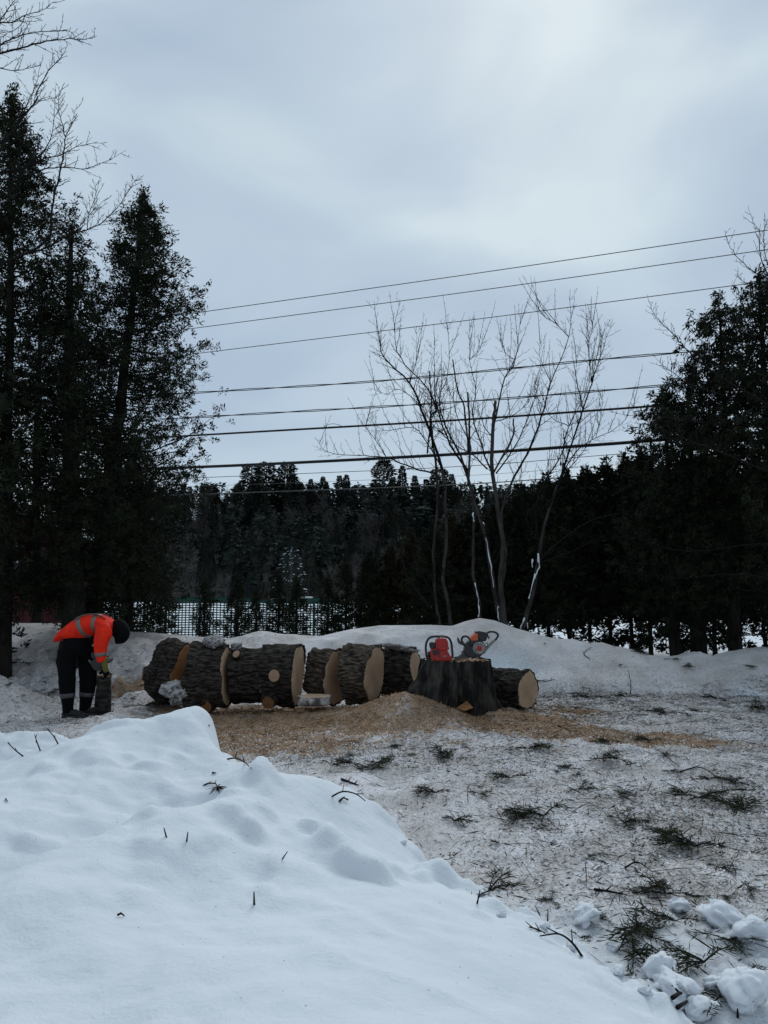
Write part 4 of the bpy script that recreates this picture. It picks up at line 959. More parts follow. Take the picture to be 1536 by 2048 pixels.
# ------------------------------------------------------------ logs
def log_meshes(name, Ln, Rd, seed, bark, wood, lobes=.03, rough=.022, taper=0., slant=(0, 0), nth=96, nx=36, yz=(1, 1), knobs=()):
    """bark along local x, centred on the axis; returns bark mesh and two face meshes with their offsets"""
    th = np.linspace(0, 2*np.pi, nth, endpoint=False); u = np.linspace(-.5, .5, nx)
    T, U = np.meshgrid(th, u)
    Rr = Rd*(1+taper*U)*(1+lobes*np.sin(2*T+seed)+lobes*.7*np.sin(3*T+seed*2.1)+lobes*.4*np.sin(5*T+seed)+lobes*.8*fbm(U*2+seed, T*.6, 1.5, 2, seed))
    cyc = (vnoise(np.cos(T)*Rd*20+50, U*Ln*2.5+np.sin(T)*Rd*20, seed)-.5)
    ridg = np.abs(vnoise(T*Rd*26+5*vnoise(U*Ln*3, T, seed+3), U*Ln*5, seed+1)-.5)*2
    w = np.clip(np.minimum(T, 2*np.pi-T)*6, 0, 1)
    Rr = Rr+rough*(ridg*2-1)*w+cyc*rough*.8
    for (kt, ku, ks, kh) in knobs:
        d = np.sqrt(((np.angle(np.exp(1j*(T-kt))))*Rd/ks)**2+((U-ku)*Ln/ks)**2); Rr = Rr+kh*np.exp(-d**2)
    cy, cz = np.cos(T)*Rr*yz[0], np.sin(T)*Rr*yz[1]
    X = U*Ln+np.where(U > 0, 1, -1)*0+(slant[1]*np.clip(U*2, 0, 1)+slant[0]*np.clip(-U*2, 0, 1))*cz
    V = np.stack([X, cy, cz], -1); n = nth
    jag = (vnoise(th*2.2, th*0+seed, seed+9)-.5)*.045+(vnoise(th*27, th*0+seed, seed+4)-.5)*.011; jag = jag*np.clip(np.minimum(th, 2*np.pi-th)*6, 0, 1)*min(1, (Ln/.4)**2)
    V[0, :, 0] -= jag; V[-1, :, 0] += jag; V[1, :, 0] -= jag*.5; V[-2, :, 0] += jag*.5
    def inner(row, s): q = row.copy(); cc = q.mean(0); q[:, 1:] = cc[1:]+(q[:, 1:]-cc[1:])*.93; q[:, 0] = (q[:, 0]*.4+cc[0]*.6 if abs(slant[0])+abs(slant[1]) == 0 else q[:, 0])-s*.012; return q
    e0, e1 = V[0].copy(), V[-1].copy(); e0[:, 0] += jag; e1[:, 0] -= jag
    V = np.concatenate([inner(e0, -1)[None], V, inner(e1, 1)[None]]); nx = nx+2
    i = np.arange(nx-1)[:, None]*n; j = np.arange(n)[None, :]; k = (j+1) % n
    Fc = np.stack([i+j, i+n+j, i+n+k, i+k], -1).reshape(-1, 4)
    bm_ = mesh_from(name+'_bark', V.reshape(-1, 3), Fc, bark)
    faces = []
    for s, row in ((-1, 0), (1, -1)):
        edge = V[row].copy(); c = edge.mean(0)
        rings = []; ks = (0.02, .25, .5, .72, .88, .965, 1.01)
        for q, kk in enumerate(ks):
            e_ = c+(edge-c)*kk; e_ = e_.copy(); e_[:, 0] += s*(.010-(.016 if q == len(ks)-1 else 0)); rings.append(e_-c)
        VV = np.concatenate(rings); nf = len(ks); i = np.arange(nf-1)[:, None]*n; Ff = np.stack([i+j, i+k, i+n+k, i+n+j], -1).reshape(-1, 4)
        if s > 0: Ff = Ff[:, ::-1].copy()
        Ff = [tuple(f) for f in Ff]+[tuple(range(n)) if s < 0 else tuple(range(n-1, -1, -1))]
        faces.append((mesh_from(name+'_face', VV, Ff, wood, smooth=False), c))
    return bm_, faces
def stub(t_, at_, direction, r, ln, wood, bark, name='branch_stub'):
    """sawn branch base on a log: bark collar with a pale face"""
    d = Vector(direction).normalized(); mb = MB(); p = Vector(at_)
    mb.tube([p-d*.12, p-d*.02, p+d*ln*.5, p+d*ln], [r*1.55, r*1.4, r*1.15, r*1.06], 16, True)
    s = obj(name, mb.mesh('stub', bark), t_)
    f = MB(); q = d.to_track_quat('X', 'Y').to_matrix(); n = 24; V = [q @ Vector((0.004, 0, 0))]+[q @ Vector((.004, math.cos(a)*r, math.sin(a)*r*.92)) for a in [2*math.pi*i/n for i in range(n)]]
    f.add(V, [(0, 1+i, 1+(i+1) % n) for i in range(n)]); o = obj('cut_face', f.mesh('stub_face', wood, False), s, p+d*ln)
    return s
def log_thing(px, py_top, py_bot, Y, Ln, yaw, seed, label, bark='bark', wood='wood', tilt=0, name='log', cat='log', dz=0, Rd=None, grp='sawn logs lying in a row', **k):
    zb = P(px, py_bot, Y-.25).z; zt = P(px, py_top, Y).z
    Rd = Rd or (zt-zb)/2*.98; c = Vector(((px-CX)/F*Y, Y, zb+dz))
    c.x = P(px, (py_top+py_bot)/2, Y).x
    t_ = thing(name, c, label, cat, grp, -yaw)
    b, fs = log_meshes(name, Ln, Rd, seed, M[bark], M[wood], **k)
    o = obj('bark', b, t_, (0, 0, Rd)); o.rotation_euler = (0, tilt, 0)
    rot = Matrix.Rotation(tilt, 3, 'Y')
    for me_, c_ in fs:
        f = obj('cut_face', me_, t_, rot @ Vector(c_)+Vector((0, 0, Rd))); f.rotation_euler = (0, tilt, 0)
    return t_, Rd
a = R
t1, r1 = log_thing(346, 1292, 1408, 10.75, .50, a(32), 5, 'gnarled knotty black log at the far left end of the row', lobes=.13, rough=.02, wood='wooddark', knobs=((3.6, -.2, .12, .10), (1.2, -.2, .16, .08), (5.2, -.3, .12, .10)), yz=(.8, 1))
stub(t1, (-.16, -.33, .40), (-.55, -.8, .1), .085, .05, M['wood'], M['bark'])
t3, r3 = log_thing(421, 1283, 1424, 10.4, .49, a(2), 7, 'big barked log with broken snow on top, next to the gnarled one', slant=(.03, -.08), lobes=.05, taper=-.08)
stub(t3, (0, -.26, .10), (0, -.9, -.42), .11, .06, M['wooddark'], M['bark'])
t4, r4 = log_thing(499, 1294, 1412, 10.5, .475, a(-3), 8, 'dark log with a small pale knot high on its left shoulder', slant=(-.06, 0))
stub(t4, (-.13, -.24, r4*1.76), (-.25, -.75, .5), .052, .06, M['wood'], M['bark'])
t5, r5 = log_thing(564, 1282, 1416, 10.4, .455, a(5), 9, 'tallest dark log with a round pale knot in the middle of its side', slant=(0, .06), lobes=.05, taper=.05)
stub(t5, (.0, -r5*.97, r5*1.04), (-.05, -1, .06), .078, .05, M['wood'], M['bark'])
stub(t5, (-.10, -.30, .10), (0, -.9, -.42), .085, .05, M['wooddark'], M['bark'])
log_thing(655, 1297, 1411, 10.7, .36, a(30), 10, 'brown furrowed log leaning on the one with the wide tan cut face', bark='barkbrown', tilt=a(4), lobes=.06, taper=.10)
log_thing(724, 1291, 1410, 10.5, .40, a(24), 11, 'brown barked log showing a wide tan cut face on its right', bark='barkbrown', slant=(0, .15), tilt=a(-4), lobes=.05, taper=-.08)
log_thing(802, 1294, 1396, 11.0, .47, a(16), 12, 'log with peeling pale upper bark, between the tan-faced log and the stump', lobes=.05, slant=(0, -.12))
log_thing(1003, 1338, 1421, 10.7, .86, a(42), 13, 'log half hidden behind the stump, its pale round cut end facing right', lobes=.03, Rd=.27)
# flakes of pale bark on the log next to the stump
# low disc
t_ = thing('wood_slice', (P(629, 1400, 9.95).x, 9.95, P(629, 1413, 9.75).z-.01), 'thin flat round slice of wood lying on the sawdust before the logs', 'wood slice')
b, fs = log_meshes('slice', .11, .21, 4, M['birch'], M['wood'], nx=8, rough=.006)
o = obj('bark', b, t_, (0, 0, .065)); o.rotation_euler = (0, -math.pi/2, 0)
for me_, c_ in fs:
    f = obj('cut_face', me_, t_, Matrix.Rotation(-math.pi/2, 3, 'Y') @ Vector(c_)+Vector((0, 0, .065))); f.rotation_euler = (0, -math.pi/2, 0)
# crusted short chunk in front of the gnarled log
def lump_mesh(name, seed, m_, n=18, rough=.28, sq=(1, 1, .7)):
    r = np.random.default_rng(seed); V = []; Fc = []
    th = np.linspace(0, 2*np.pi, n*2, endpoint=False); ph = np.linspace(0.02, np.pi-.02, n)
    T, Ph = np.meshgrid(th, ph); X, Y_, Z = np.sin(Ph)*np.cos(T), np.sin(Ph)*np.sin(T), np.cos(Ph)
    k = 1+rough*(fbm(X*1.2+seed*3.1+Z*.7, Y_*1.2+Z*1.3, 1.3, 3, seed))*1.6+rough*.35*fbm(X*3+Z*2, Y_*3-Z*2, 1.8, 2, seed+5)
    V = np.stack([X*k*sq[0], Y_*k*sq[1], Z*k*sq[2]], -1).reshape(-1, 3); m2 = n*2
    i = np.arange(n-1)[:, None]*m2; j = np.arange(m2)[None, :]; kk = (j+1) % m2
    Fq = np.stack([i+j, i+m2+j, i+m2+kk, i+kk], -1).reshape(-1, 4)
    return mesh_from(name, V, Fq, m_)
lumps = [lump_mesh('snow_lump', 400+i, M['snowcap'], 22, .36) for i in range(5)]
def lump(px, py, size, label, grp=None, loc=None, m_=None, name='snow_chunk', cat='snow chunk', sink=.25):
    p = loc or hit(px, py); rr_ = random.Random(int(px*7+py)); me_ = m_ or lumps[rr_.randrange(5)]
    s = size/2*(.52 if name == 'snow_chunk' and size > .15 else 1); o = obj(name, me_, None, p+Vector((0, 0, s*(.7-sink)))); o.scale = (s*rr_.uniform(.9, 1.3), s*rr_.uniform(.8, 1.1), s*rr_.uniform(.8, 1.1)); o.rotation_euler = (rr_.uniform(-.4, .4), rr_.uniform(-.4, .4), rr_.random()*6.28)
    return tag(o, label, cat, grp)
ldirty = [lump_mesh('crusty_lump', 420+i, M['snowdirty'], 26, .40) for i in range(3)]
lump(0, 0, .40, 'snow-crusted pale chunk of wood standing before the gnarled log', loc=P(362, 1407, 10.15)+Vector((0, 0, .05)), m_=ldirty[2], name='wood_chunk', cat='wood chunk')
lump(0, 0, .24, 'crusted lump of snow and bark on top of the log beside the gnarled one', loc=P(425, 1291, 10.35), m_=ldirty[0], name='snow_lump', cat='snow lump')
lump(0, 0, .13, 'small broken lump between the tops of the first two big logs', loc=P(472, 1297, 10.4), m_=ldirty[1], name='snow_lump', cat='snow lump')
lbark = [lump_mesh('bark_flake', 430+i, M['birch'], 12, .5, (1.6, .7, .35)) for i in range(2)]
for i, (px, py, sz) in enumerate([(780, 1296, .15), (800, 1301, .17), (822, 1306, .13), (440, 1290, .10), (700, 1296, .10)]):
    lab = ['pale loose bark flake at the left top of the log beside the stump', 'largest pale bark flake lying on the log beside the stump', 'pale bark flake at the sawn end of the log beside the stump', 'splintered brown bark on top of the big log with snow on it', 'pale bark flake on the brown log with the wide cut face'][i]
    lump(0, 0, sz, lab, 'loose bark flakes on the logs', loc=P(px, py, [10.85, 10.85, 10.85, 10.35, 10.5][i]), m_=lbark[i % 2], name='bark_flake', cat='bark')

# ------------------------------------------------------------ stump
Ys = 10.0; sb_ = Vector((P(914, 1440, Ys).x, Ys, -.06)); HS = P(914, 1326, Ys-.35).z-sb_.z
t_ = thing('tree_stump', sb_, 'broad black tree stump with spreading roots, two chainsaws standing on it', 'tree stump')
th = np.linspace(0, 2*np.pi, 160, endpoint=False); u = np.linspace(0, 1, 60); T, U = np.meshgrid(th, u)
def bumpa(c0, w): return np.exp(-(np.angle(np.exp(1j*(T-R(c0))))/R(w))**2)
dn = 1-U
Rr = .425+.03*np.cos(2*T+.3)+.02*np.sin(3*T)
Rr = Rr+dn**1.2*(.42*bumpa(190, 24))+dn**2.2*(.25*bumpa(200, 26)+.22*bumpa(-105, 15)+.19*bumpa(-64, 13)+.25*bumpa(15, 25)+.25*bumpa(95, 35)+.18*bumpa(-135, 14))
Rr = Rr+dn**.8*(.05*bumpa(-30, 25))-.34*bumpa(-86, 10)*sstep(.46, .16, U)*1.0-.08*bumpa(-86, 24)*sstep(.6, .2, U)-.05*bumpa(-112, 7)*sstep(.9, .3, U)-.04*bumpa(-60, 5)*sstep(1, .4, U)-.07*bumpa(-45, 14)*sstep(.4, .05, U)
rid = np.abs(vnoise(T*11+3*vnoise(U*3, T*3, 5), U*3.5, 9)-.5)*2*np.clip(np.minimum(T, 2*np.pi-T)*8, 0, 1)
Rr = Rr+.034*(rid*2-1)+.014*fbm(np.cos(T)*3+9, np.sin(T)*3+U*2, 2, 3, 8)
Zt = U*HS+(.018+.022*(vnoise(T*14, T*0, 77)-.5)*np.clip(np.minimum(T, 2*np.pi-T)*6, 0, 1))*(U > .98)
V = np.stack([np.cos(T)*Rr, np.sin(T)*Rr*.9, Zt], -1); n = 160
i = np.arange(59)[:, None]*n; j = np.arange(n)[None, :]; k = (j+1) % n
obj('bark', mesh_from('stump_bark', V.reshape(-1, 3), np.stack([i+j, i+k, i+n+k, i+n+j], -1).reshape(-1, 4), M['barkv']), t_)
edge = V[-1]; c0 = edge.mean(0); VV = []; ks = (.02, .3, .6, .85, .985)
for kk in ks: e_ = c0+(edge-c0)*kk; e_ = e_.copy(); e_[:, 2] = HS+.004; VV.append(e_-np.array([0, 0, HS]))
VV = np.concatenate(VV); VV = VV[:, [2, 1, 0]]*np.array([1, 1, -1]); i = np.arange(4)[:, None]*n
Fq = [tuple(f) for f in np.stack([i+j, i+k, i+n+k, i+n+j], -1).reshape(-1, 4)]+[tuple(range(n))]
o = obj('cut_face', mesh_from('stump_face', VV, Fq, M['wood'], False), t_, (0, 0, HS)); o.rotation_euler = (0, -math.pi/2, 0)
STZ = sb_.z+HS+.006
# splinters and orange notch in the hollow between the front roots
mb = MB(); rq = random.Random(4)
p = P(929, 1412, 9.62)-sb_
mb.add([p+Vector(v) for v in ((-.11, 0, -.03), (0, -.07, -.05), (.11, 0, -.02), (.03, .02, .06), (-.03, .03, .02))], [(0, 1, 2, 3), (0, 3, 4), (0, 4, 1), (2, 1, 4)])
obj('wood_splinter', mb.mesh('splinter', M['wooddark'], False), t_)
# curls of shavings lying on the stump
mb = MB()
for q in range(60):
    x0_, y0_ = rq.uniform(.02, .34), rq.uniform(-.33, .0); s = rq.uniform(.008, .022); rot = Matrix.Rotation(rq.random()*6.28, 3, 'Z') @ Matrix.Rotation(rq.uniform(-.8, .8), 3, 'X')
    mb.box((x0_, y0_, rq.uniform(.004, .035)), (s*2.2, s, s*.4), rot)
o = obj('wood_shavings', mb.mesh('shavings', M['chip'], False), None, (sb_.x, sb_.y, STZ)); tag(o, 'little heap of fresh wood shavings under the tilted chainsaw on the stump', 'wood shavings', kind='stuff')

# ------------------------------------------------------------ chainsaws
ZP = .00087
def zq(x, y): return ((x-650)*ZP, (635-y)*ZP)
def saw_parts(t_):
    def pr_(name, pts, y0, y1, m_, bv=.006, parent=None):
        mb = MB(); mb.prism([zq(*p) for p in pts][::-1], y0, y1); return bevel(obj(name, mb.mesh(name, M[m_], False), parent or t_), bv)
    pr_('guide_bar', [(640, 638), (655, 622), (850, 500), (960, 470), (1000, 560), (900, 595), (700, 640)], -.008, .008, 'steel', .002)
    body = pr_('body', [(830, 430), (880, 350), (950, 330), (1080, 330), (1150, 420), (1130, 500), (1050, 575), (960, 592), (850, 560), (815, 500)], -.085, .085, 'plastic', .012)
    pr_('orange_housing', [(885, 395), (905, 330), (950, 265), (1000, 225), (1030, 250), (1010, 330), (975, 420), (930, 440)], -.080, .060, 'orangep', .010)
    pr_('top_cover', [(985, 205), (1050, 192), (1170, 215), (1185, 260), (1140, 350), (1060, 345), (1010, 290)], -.07, .07, 'plastic', .012)
    mb = MB(); c = zq(1040, 445); n = 22
    prof = [(.083, -.078), (.083, -.098), (.070, -.106), (.036, -.110)]
    rings = [[Vector((c[0]+r*math.cos(2*math.pi*k/n), y, c[1]+r*.95*math.sin(2*math.pi*k/n))) for k in range(n)] for r, y in prof]; mb.ring_tube(rings); cv = obj('starter_cover', mb.mesh('starter_cover', M['greyp'], False), t_)
    mb = MB(); rings = [[Vector((c[0]+r*math.cos(2*math.pi*k/n), y, c[1]+r*math.sin(2*math.pi*k/n))) for k in range(n)] for r, y in [(.036, -.109), (.034, -.115), (.01, -.118)]]; mb.ring_tube(rings); obj('red_disc', mb.mesh('disc', M['redp'], False), cv)
    mb = MB()
    for q in range(9):
        an = q*.42+.5; mb.box((c[0]+.058*math.cos(an), -.108, c[1]+.055*math.sin(an)), (.022, .006, .006), Matrix.Rotation(-an, 3, 'Y'))
    obj('vent_slot', mb.mesh('vents', M['plastic'], False), cv)
    def tb(name, pts, r, m_, y=0, yy=None):
        q = [Vector((zq(*p)[0], y if yy is None else yy[i_], zq(*p)[1])) for i_, p in enumerate(pts)]
        mb = MB(); mb.tube(catmull(q, 4), r, 8); return obj(name, mb.mesh(name, M[m_]), t_)
    tb('rear_handle', [(1130, 260), (1210, 212), (1290, 218), (1335, 262), (1300, 325), (1230, 375)], .014, 'plastic')
    tb('lower_grip', [(1285, 335), (1230, 385), (1170, 450), (1110, 530)], .017, 'greyp')
    tb('trigger', [(1165, 265), (1200, 290), (1195, 320)], .008, 'plastic')
    tb('front_handle', [(930, 420), (905, 330), (870, 280), (825, 275), (798, 305), (805, 360), (850, 410), (900, 520)], .0135, 'plastic', yy=[-.1, -.1, -.1, -.07, .0, .07, .1, .1])
    mb = MB(); mb.prism([zq(*p) for p in [(728, 296), (742, 300), (765, 350), (830, 385), (850, 430), (820, 420), (750, 385), (730, 340)]][::-1], -.075, .075); bevel(obj('hand_guard', mb.mesh('guard', M['plastic'], False), t_), .005)
    mb = MB(); mb.prism([zq(*p) for p in [(835, 475), (765, 512), (800, 515), (770, 545), (850, 530)]][::-1], -.03, .0); obj('bumper_spike', mb.mesh('spike', M['steel'], False), t_)
    tb('cable', [(1130, 380), (1160, 370), (1165, 410), (1140, 430)], .005, 'plastic', -.09)
p = P(904.6, 1322.7, 9.88)
saw2 = thing('chainsaw', (p.x, 9.88, STZ+.004), 'orange and grey chainsaw tilted nose-down on the right of the stump', 'chainsaw', 'chainsaws')
saw_parts(saw2)
# red saw standing upright on its nose
p = P(878, 1322, 9.9)
saw1 = thing('chainsaw', (p.x, 9.9, STZ), 'red chainsaw with a tall black wrap-round handle, upright at the left of the stump top', 'chainsaw', 'chainsaws')
def q1(x, y): return ((x-450)*ZP, (622-y)*ZP)
def pr1(name, pts, y0, y1, m_, bv=.008, parent=None):
    mb = MB(); mb.prism([q1(*p) for p in pts][::-1], y0, y1); return bevel(obj(name, mb.mesh(name, M[m_], False), parent or saw1), bv)
pr1('body', [(325, 585), (318, 500), (335, 450), (400, 430), (560, 440), (610, 540), (640, 570), (640, 612), (600, 622), (400, 622), (350, 610)], -.075, .09, 'redp', .014)
pr1('engine_cover', [(400, 440), (395, 330), (415, 295), (460, 278), (540, 282), (575, 320), (585, 400), (600, 450), (500, 470)], -.095, .06, 'redp', .014)
pr1('cover_rib', [(425, 420), (425, 330), (440, 322), (440, 420)], -.103, -.09, 'redp', .003)
pr1('cover_rib', [(520, 420), (520, 330), (535, 322), (535, 420)], -.103, -.09, 'redp', .003)
pr1('air_filter', [(310, 420), (305, 365), (340, 345), (400, 350), (400, 430), (335, 455)], -.05, .05, 'plastic', .008)
pr1('choke_panel', [(350, 500), (350, 455), (430, 455), (430, 520), (380, 530)], -.088, -.07, 'plastic', .004)
pr1('shadow_gap', [(440, 470), (455, 460), (455, 560), (440, 560)], -.083, -.07, 'plastic', .002).name = 'gap_shade_strip'  # raised black strip, the shade of a gap put in as colour
pr1('top_latch', [(440, 285), (450, 262), (530, 268), (525, 300), (450, 300)], -.06, .03, 'plastic', .004)
pr1('badge', [(505, 560), (505, 545), (560, 535), (560, 552)], -.081, -.073, 'greyp', .001)
mb = MB(); rings = [[Vector((q1(310, 530)[0]-xx, .02+r*math.cos(k), q1(310, 530)[1]+r*math.sin(k))) for k in [2*math.pi*i/16 for i in range(16)]] for xx, r in ((-.02, .045), (.012, .045), (.022, .03))]
mb.ring_tube(rings); obj('fuel_cap', mb.mesh('cap', M['plastic'], False), saw1)
mb = MB(); mb.tube(catmull([Vector((q1(*p)[0], y, q1(*p)[1])) for p, y in [((345, 600), 0), ((280, 595), 0), ((262, 520), 0), ((255, 420), 0), ((275, 330), 0), ((330, 275), 0), ((430, 262), .0), ((520, 262), .0), ((595, 285), 0), ((632, 350), 0), ((645, 450), 0), ((652, 540), 0), ((640, 585), .0)]], 5), .0150, 10); obj('wrap_handle', mb.mesh('wrap', M['plastic']), saw1)
mb = MB(); mb.tube(catmull([Vector((.02, -.04, .28)), Vector((.02, -.13, .29)), Vector((.02, -.17, .20)), Vector((.02, -.15, .08)), Vector((.02, -.06, .04))], 4), .012, 8); 
pr1('guide_bar', [(430, 640), (430, 600), (500, 600), (500, 640)], .03, .038, 'steel', .001)

# ------------------------------------------------------------ the worker
Yp = 10.35; ZM = 1/(5.908*F/Yp)
ppos = P(60+500/5.908, 1200+1362/5.908, Yp); ppos.z = min(ppos.z, 0.02)
per_ = thing('person', ppos, 'person in an orange reflective jacket and black trousers, bent double over a chainsaw', 'person')
def q4(x, y, dy=0.): return Vector(((x-500)*ZM, dy, (1362-y)*ZM))
def loft(mb, prof, n=20, cap=True, mi=0, wr=0.0, seed=0):
    """prof: (zoom x, zoom y, in-plane radius px, depth radius m, dy)"""
    rnd = random.Random(seed); c = [q4(p[0], p[1], p[4]) for p in prof]; rings = []
    for i_, p in enumerate(prof):
        t = (c[min(i_+1, len(c)-1)]-c[max(i_-1, 0)]).normalized(); nrm = Vector((0, 1, 0)).cross(t); 
        nrm = nrm.normalized(); dv = t.cross(nrm).normalized()
        w_ = [1+wr*rnd.uniform(-1, 1) for _ in range(n)]
        rings.append([c[i_]+nrm*math.cos(k)*p[2]*ZM*w_[j_]+dv*math.sin(k)*p[3]*w_[j_] for j_, k in enumerate([2*math.pi*q/n for q in range(n)])])
    mb.ring_tube(rings, cap, mi)
def dens(prof, k=3):
    o_ = []; P_ = [np.array(p, float) for p in prof]; P_ = [2*P_[0]-P_[1]]+P_+[2*P_[-1]-P_[-2]]
    for i_ in range(1, len(P_)-2):
        for s in range(k):
            t = s/k; a_, b_, c_, d_ = P_[i_-1:i_+3]; o_.append(.5*(2*b_+(c_-a_)*t+(2*a_-5*b_+4*c_-d_)*t*t+(3*b_-a_-3*c_+d_)*t**3))
    o_.append(P_[-2]); return [(p[0], p[1], max(p[2], 3), max(p[3], .004), p[4]) for p in o_]
def remesh(o_, v=.012, sm=3):
    m_ = o_.modifiers.new('join', 'REMESH'); m_.mode = 'VOXEL'; m_.voxel_size = v; m_.use_smooth_shade = True
    if sm: s_ = o_.modifiers.new('smooth', 'SMOOTH'); s_.iterations = sm; s_.factor = .5
    return o_
# body
mb = MB()
loft(mb, dens([(500, 600, 70, .12, 0), (515, 500, 70, .12, 0), (570, 410, 85, .13, 0), (690, 335, 95, .15, 0), (800, 330, 85, .17, 0), (880, 350, 60, .15, 0), (925, 372, 42, .06, 0), (965, 395, 42, .055, 0)]))
loft(mb, dens([(945, 330, 20, .03, 0), (965, 350, 60, .065, 0), (995, 395, 85, .080, 0), (1015, 440, 88, .078, 0), (1010, 500, 62, .060, 0), (1000, 530, 30, .035, 0)]))   # head, crown to the right, face to the ground
for dy in (-.075, .075): loft(mb, [(960+0, 420, 8, .012, dy*1.0), (975, 440, 12, .012, dy*1.04), (985, 455, 8, .010, dy*1.06)], 8)   # ears
loft(mb, [(968, 470, 6, .008, 0), (950, 490, 10, .014, 0), (962, 505, 8, .012, 0)], 8)   # nose
for dy, x0_, x1_ in ((-.11, 440, 470), (.11, 600, 595)):
    loft(mb, dens([(x0_+14, 620, 62, .07, dy), (x0_+15, 750, 66, .07, dy), (x0_+18, 930, 56, .058, dy), (x0_+20, 1080, 52, .055, dy), (x1_, 1290, 32, .036, dy), (x1_+5, 1335, 34, .038, dy)]))
    loft(mb, [(x1_-30, 1335, 20, .03, dy), (x1_+60, 1335, 24, .042, dy), (x1_+140, 1345, 14, .035, dy)], 12)
arms = ((-.20, [(850, 370), (865, 480), (862, 600), (880, 740), (898, 830)]), (.20, [(800, 380), (760, 480), (745, 600), (780, 700), (815, 790)]))
for dy, A in arms:
    rads = [(58, .06), (46, .05), (40, .043), (32, .035), (24, .028)]; loft(mb, dens([(p[0], p[1], r_[0], r_[1], dy*(1-.12*i_)) for i_, (p, r_) in enumerate(zip(A, rads))]))
    hx, hy = A[-1]; dh = dy*.5
    loft(mb, [(hx, hy-10, 22, .018, dh), (hx+2, hy+25, 30, .022, dh), (hx+2, hy+60, 30, .020, dh), (hx, hy+72, 22, .014, dh)], 12)   # palm
    for f in range(4):
        fd = dh+(-.030+.020*f); ln = (46, 56, 52, 40)[f]; loft(mb, [(hx+2, hy+62, 8, .009, fd), (hx-6, hy+62+ln*.5, 7.5, .0085, fd), (hx-30, hy+62+ln*.75, 7, .008, fd), (hx-50, hy+52+ln*.7, 6, .007, fd)], 8)
    loft(mb, [(hx-10, hy+5, 9, .011, dh-.02), (hx-38, hy+25, 8.5, .010, dh-.03), (hx-52, hy+52, 7, .008, dh-.03)], 8)
body = obj('body', mb.mesh('person_body', M['skin']), per_); remesh(body, .0075, 2)
# jacket with both sleeves
mb = MB(); wr = .03
loft(mb, dens([(268, 520, 10, .10, 0), (310, 488, 34, .17, 0), (370, 445, 68, .20, 0), (460, 415, 108, .215, 0), (560, 375, 132, .215, 0), (670, 320, 118, .21, 0), (780, 310, 100, .225, 0), (870, 335, 84, .215, 0), (930, 365, 58, .14, 0), (950, 378, 48, .08, 0)], 3), 26, wr=.025, seed=2)
loft(mb, dens([(850, 345, 78, .085, -.17), (885, 410, 98, .085, -.20), (872, 500, 88, .08, -.215), (858, 590, 76, .07, -.20), (862, 660, 64, .062, -.19), (868, 715, 54, .058, -.185), (874, 738, 46, .052, -.18)], 3), 18, wr=.045, seed=3)
loft(mb, dens([(800, 345, 72, .085, .17), (770, 430, 76, .08, .20), (745, 520, 66, .07, .20), (728, 590, 55, .06, .18), (735, 640, 48, .055, .17), (760, 690, 40, .05, .15)], 3), 18, wr=.045, seed=4)
jk = obj('jacket', mb.mesh('jacket', M['jacket']), per_); remesh(jk, .011, 2)
# reflective bands follow the jacket as slightly larger hoops
def hoop(name, prof, m_, parent, n=26):
    mb = MB(); loft(mb, prof, n); o_ = obj(name, mb.mesh(name, M[m_], True), parent); return o_
hoop('reflective_band', [(585, 362, 133, .222, 0), (612, 348, 131, .222, 0), (628, 341, 129, .221, 0)], 'reflect', jk)
hoop('reflective_band', [(735, 312, 112, .224, 0), (765, 310, 108, .226, 0), (782, 311, 106, .227, 0)], 'reflect', jk)
hoop('reflective_band', [(858, 632, 71, .069, -.195), (861, 655, 68, .067, -.192), (863, 676, 65, .064, -.19)], 'reflect', jk, 18)
mb = MB()
for dy in (-.13, .13): mb.tube(catmull([q4(470, 320, dy*.75), q4(560, 243, dy), q4(690, 205, dy), q4(800, 216, dy), q4(880, 258, dy)], 3), [(.003, .018)]*13, 8)
obj('shoulder_strap', mb.mesh('straps', M['reflect']), jk)
mb = MB(); loft(mb, dens([(905, 690, 40, .045, -.17), (895, 740, 36, .042, -.16), (900, 800, 32, .040, -.14), (905, 850, 30, .036, -.11)]), 14); obj('glove_cuff', mb.mesh('cuff', M['glove']), per_)
# gloves: five fingers each, closed round the saw's handle
for (dy, A), gm in zip(arms, ('black', 'black')):
    mb = MB(); hx, hy = A[-1]; dh = dy*.5
    loft(mb, [(hx-2, hy-25, 27, .026, dh*1.2), (hx, hy-8, 27, .024, dh), (hx+2, hy+25, 35, .027, dh), (hx+2, hy+60, 35, .025, dh), (hx, hy+75, 27, .018, dh)], 14)
    for f in range(4):
        fd = dh+(-.032+.0215*f); ln = (46, 58, 53, 40)[f]; loft(mb, [(hx+2, hy+62, 11, .0105, fd), (hx-6, hy+64+ln*.5, 10.5, .0102, fd), (hx-30, hy+64+ln*.78, 10, .0098, fd), (hx-54, hy+52+ln*.72, 8.5, .0085, fd)], 8)
    loft(mb, [(hx-8, hy+2, 12, .013, dh-.024), (hx-40, hy+24, 11.5, .012, dh-.036), (hx-58, hy+56, 9, .010, dh-.036)], 8)
    remesh(obj('glove', mb.mesh('glove', M[gm]), per_), .0055, 1)
# hood over the helmet-dark head
mb = MB(); loft(mb, dens([(938, 290, 18, .04, 0), (968, 312, 74, .09, 0), (1006, 366, 98, .112, 0), (1026, 432, 104, .112, 0), (1016, 490, 78, .096, 0), (990, 525, 34, .07, 0), (975, 540, 14, .04, 0)]), 22, wr=.01)
obj('hood', mb.mesh('hood', M['black']), per_)
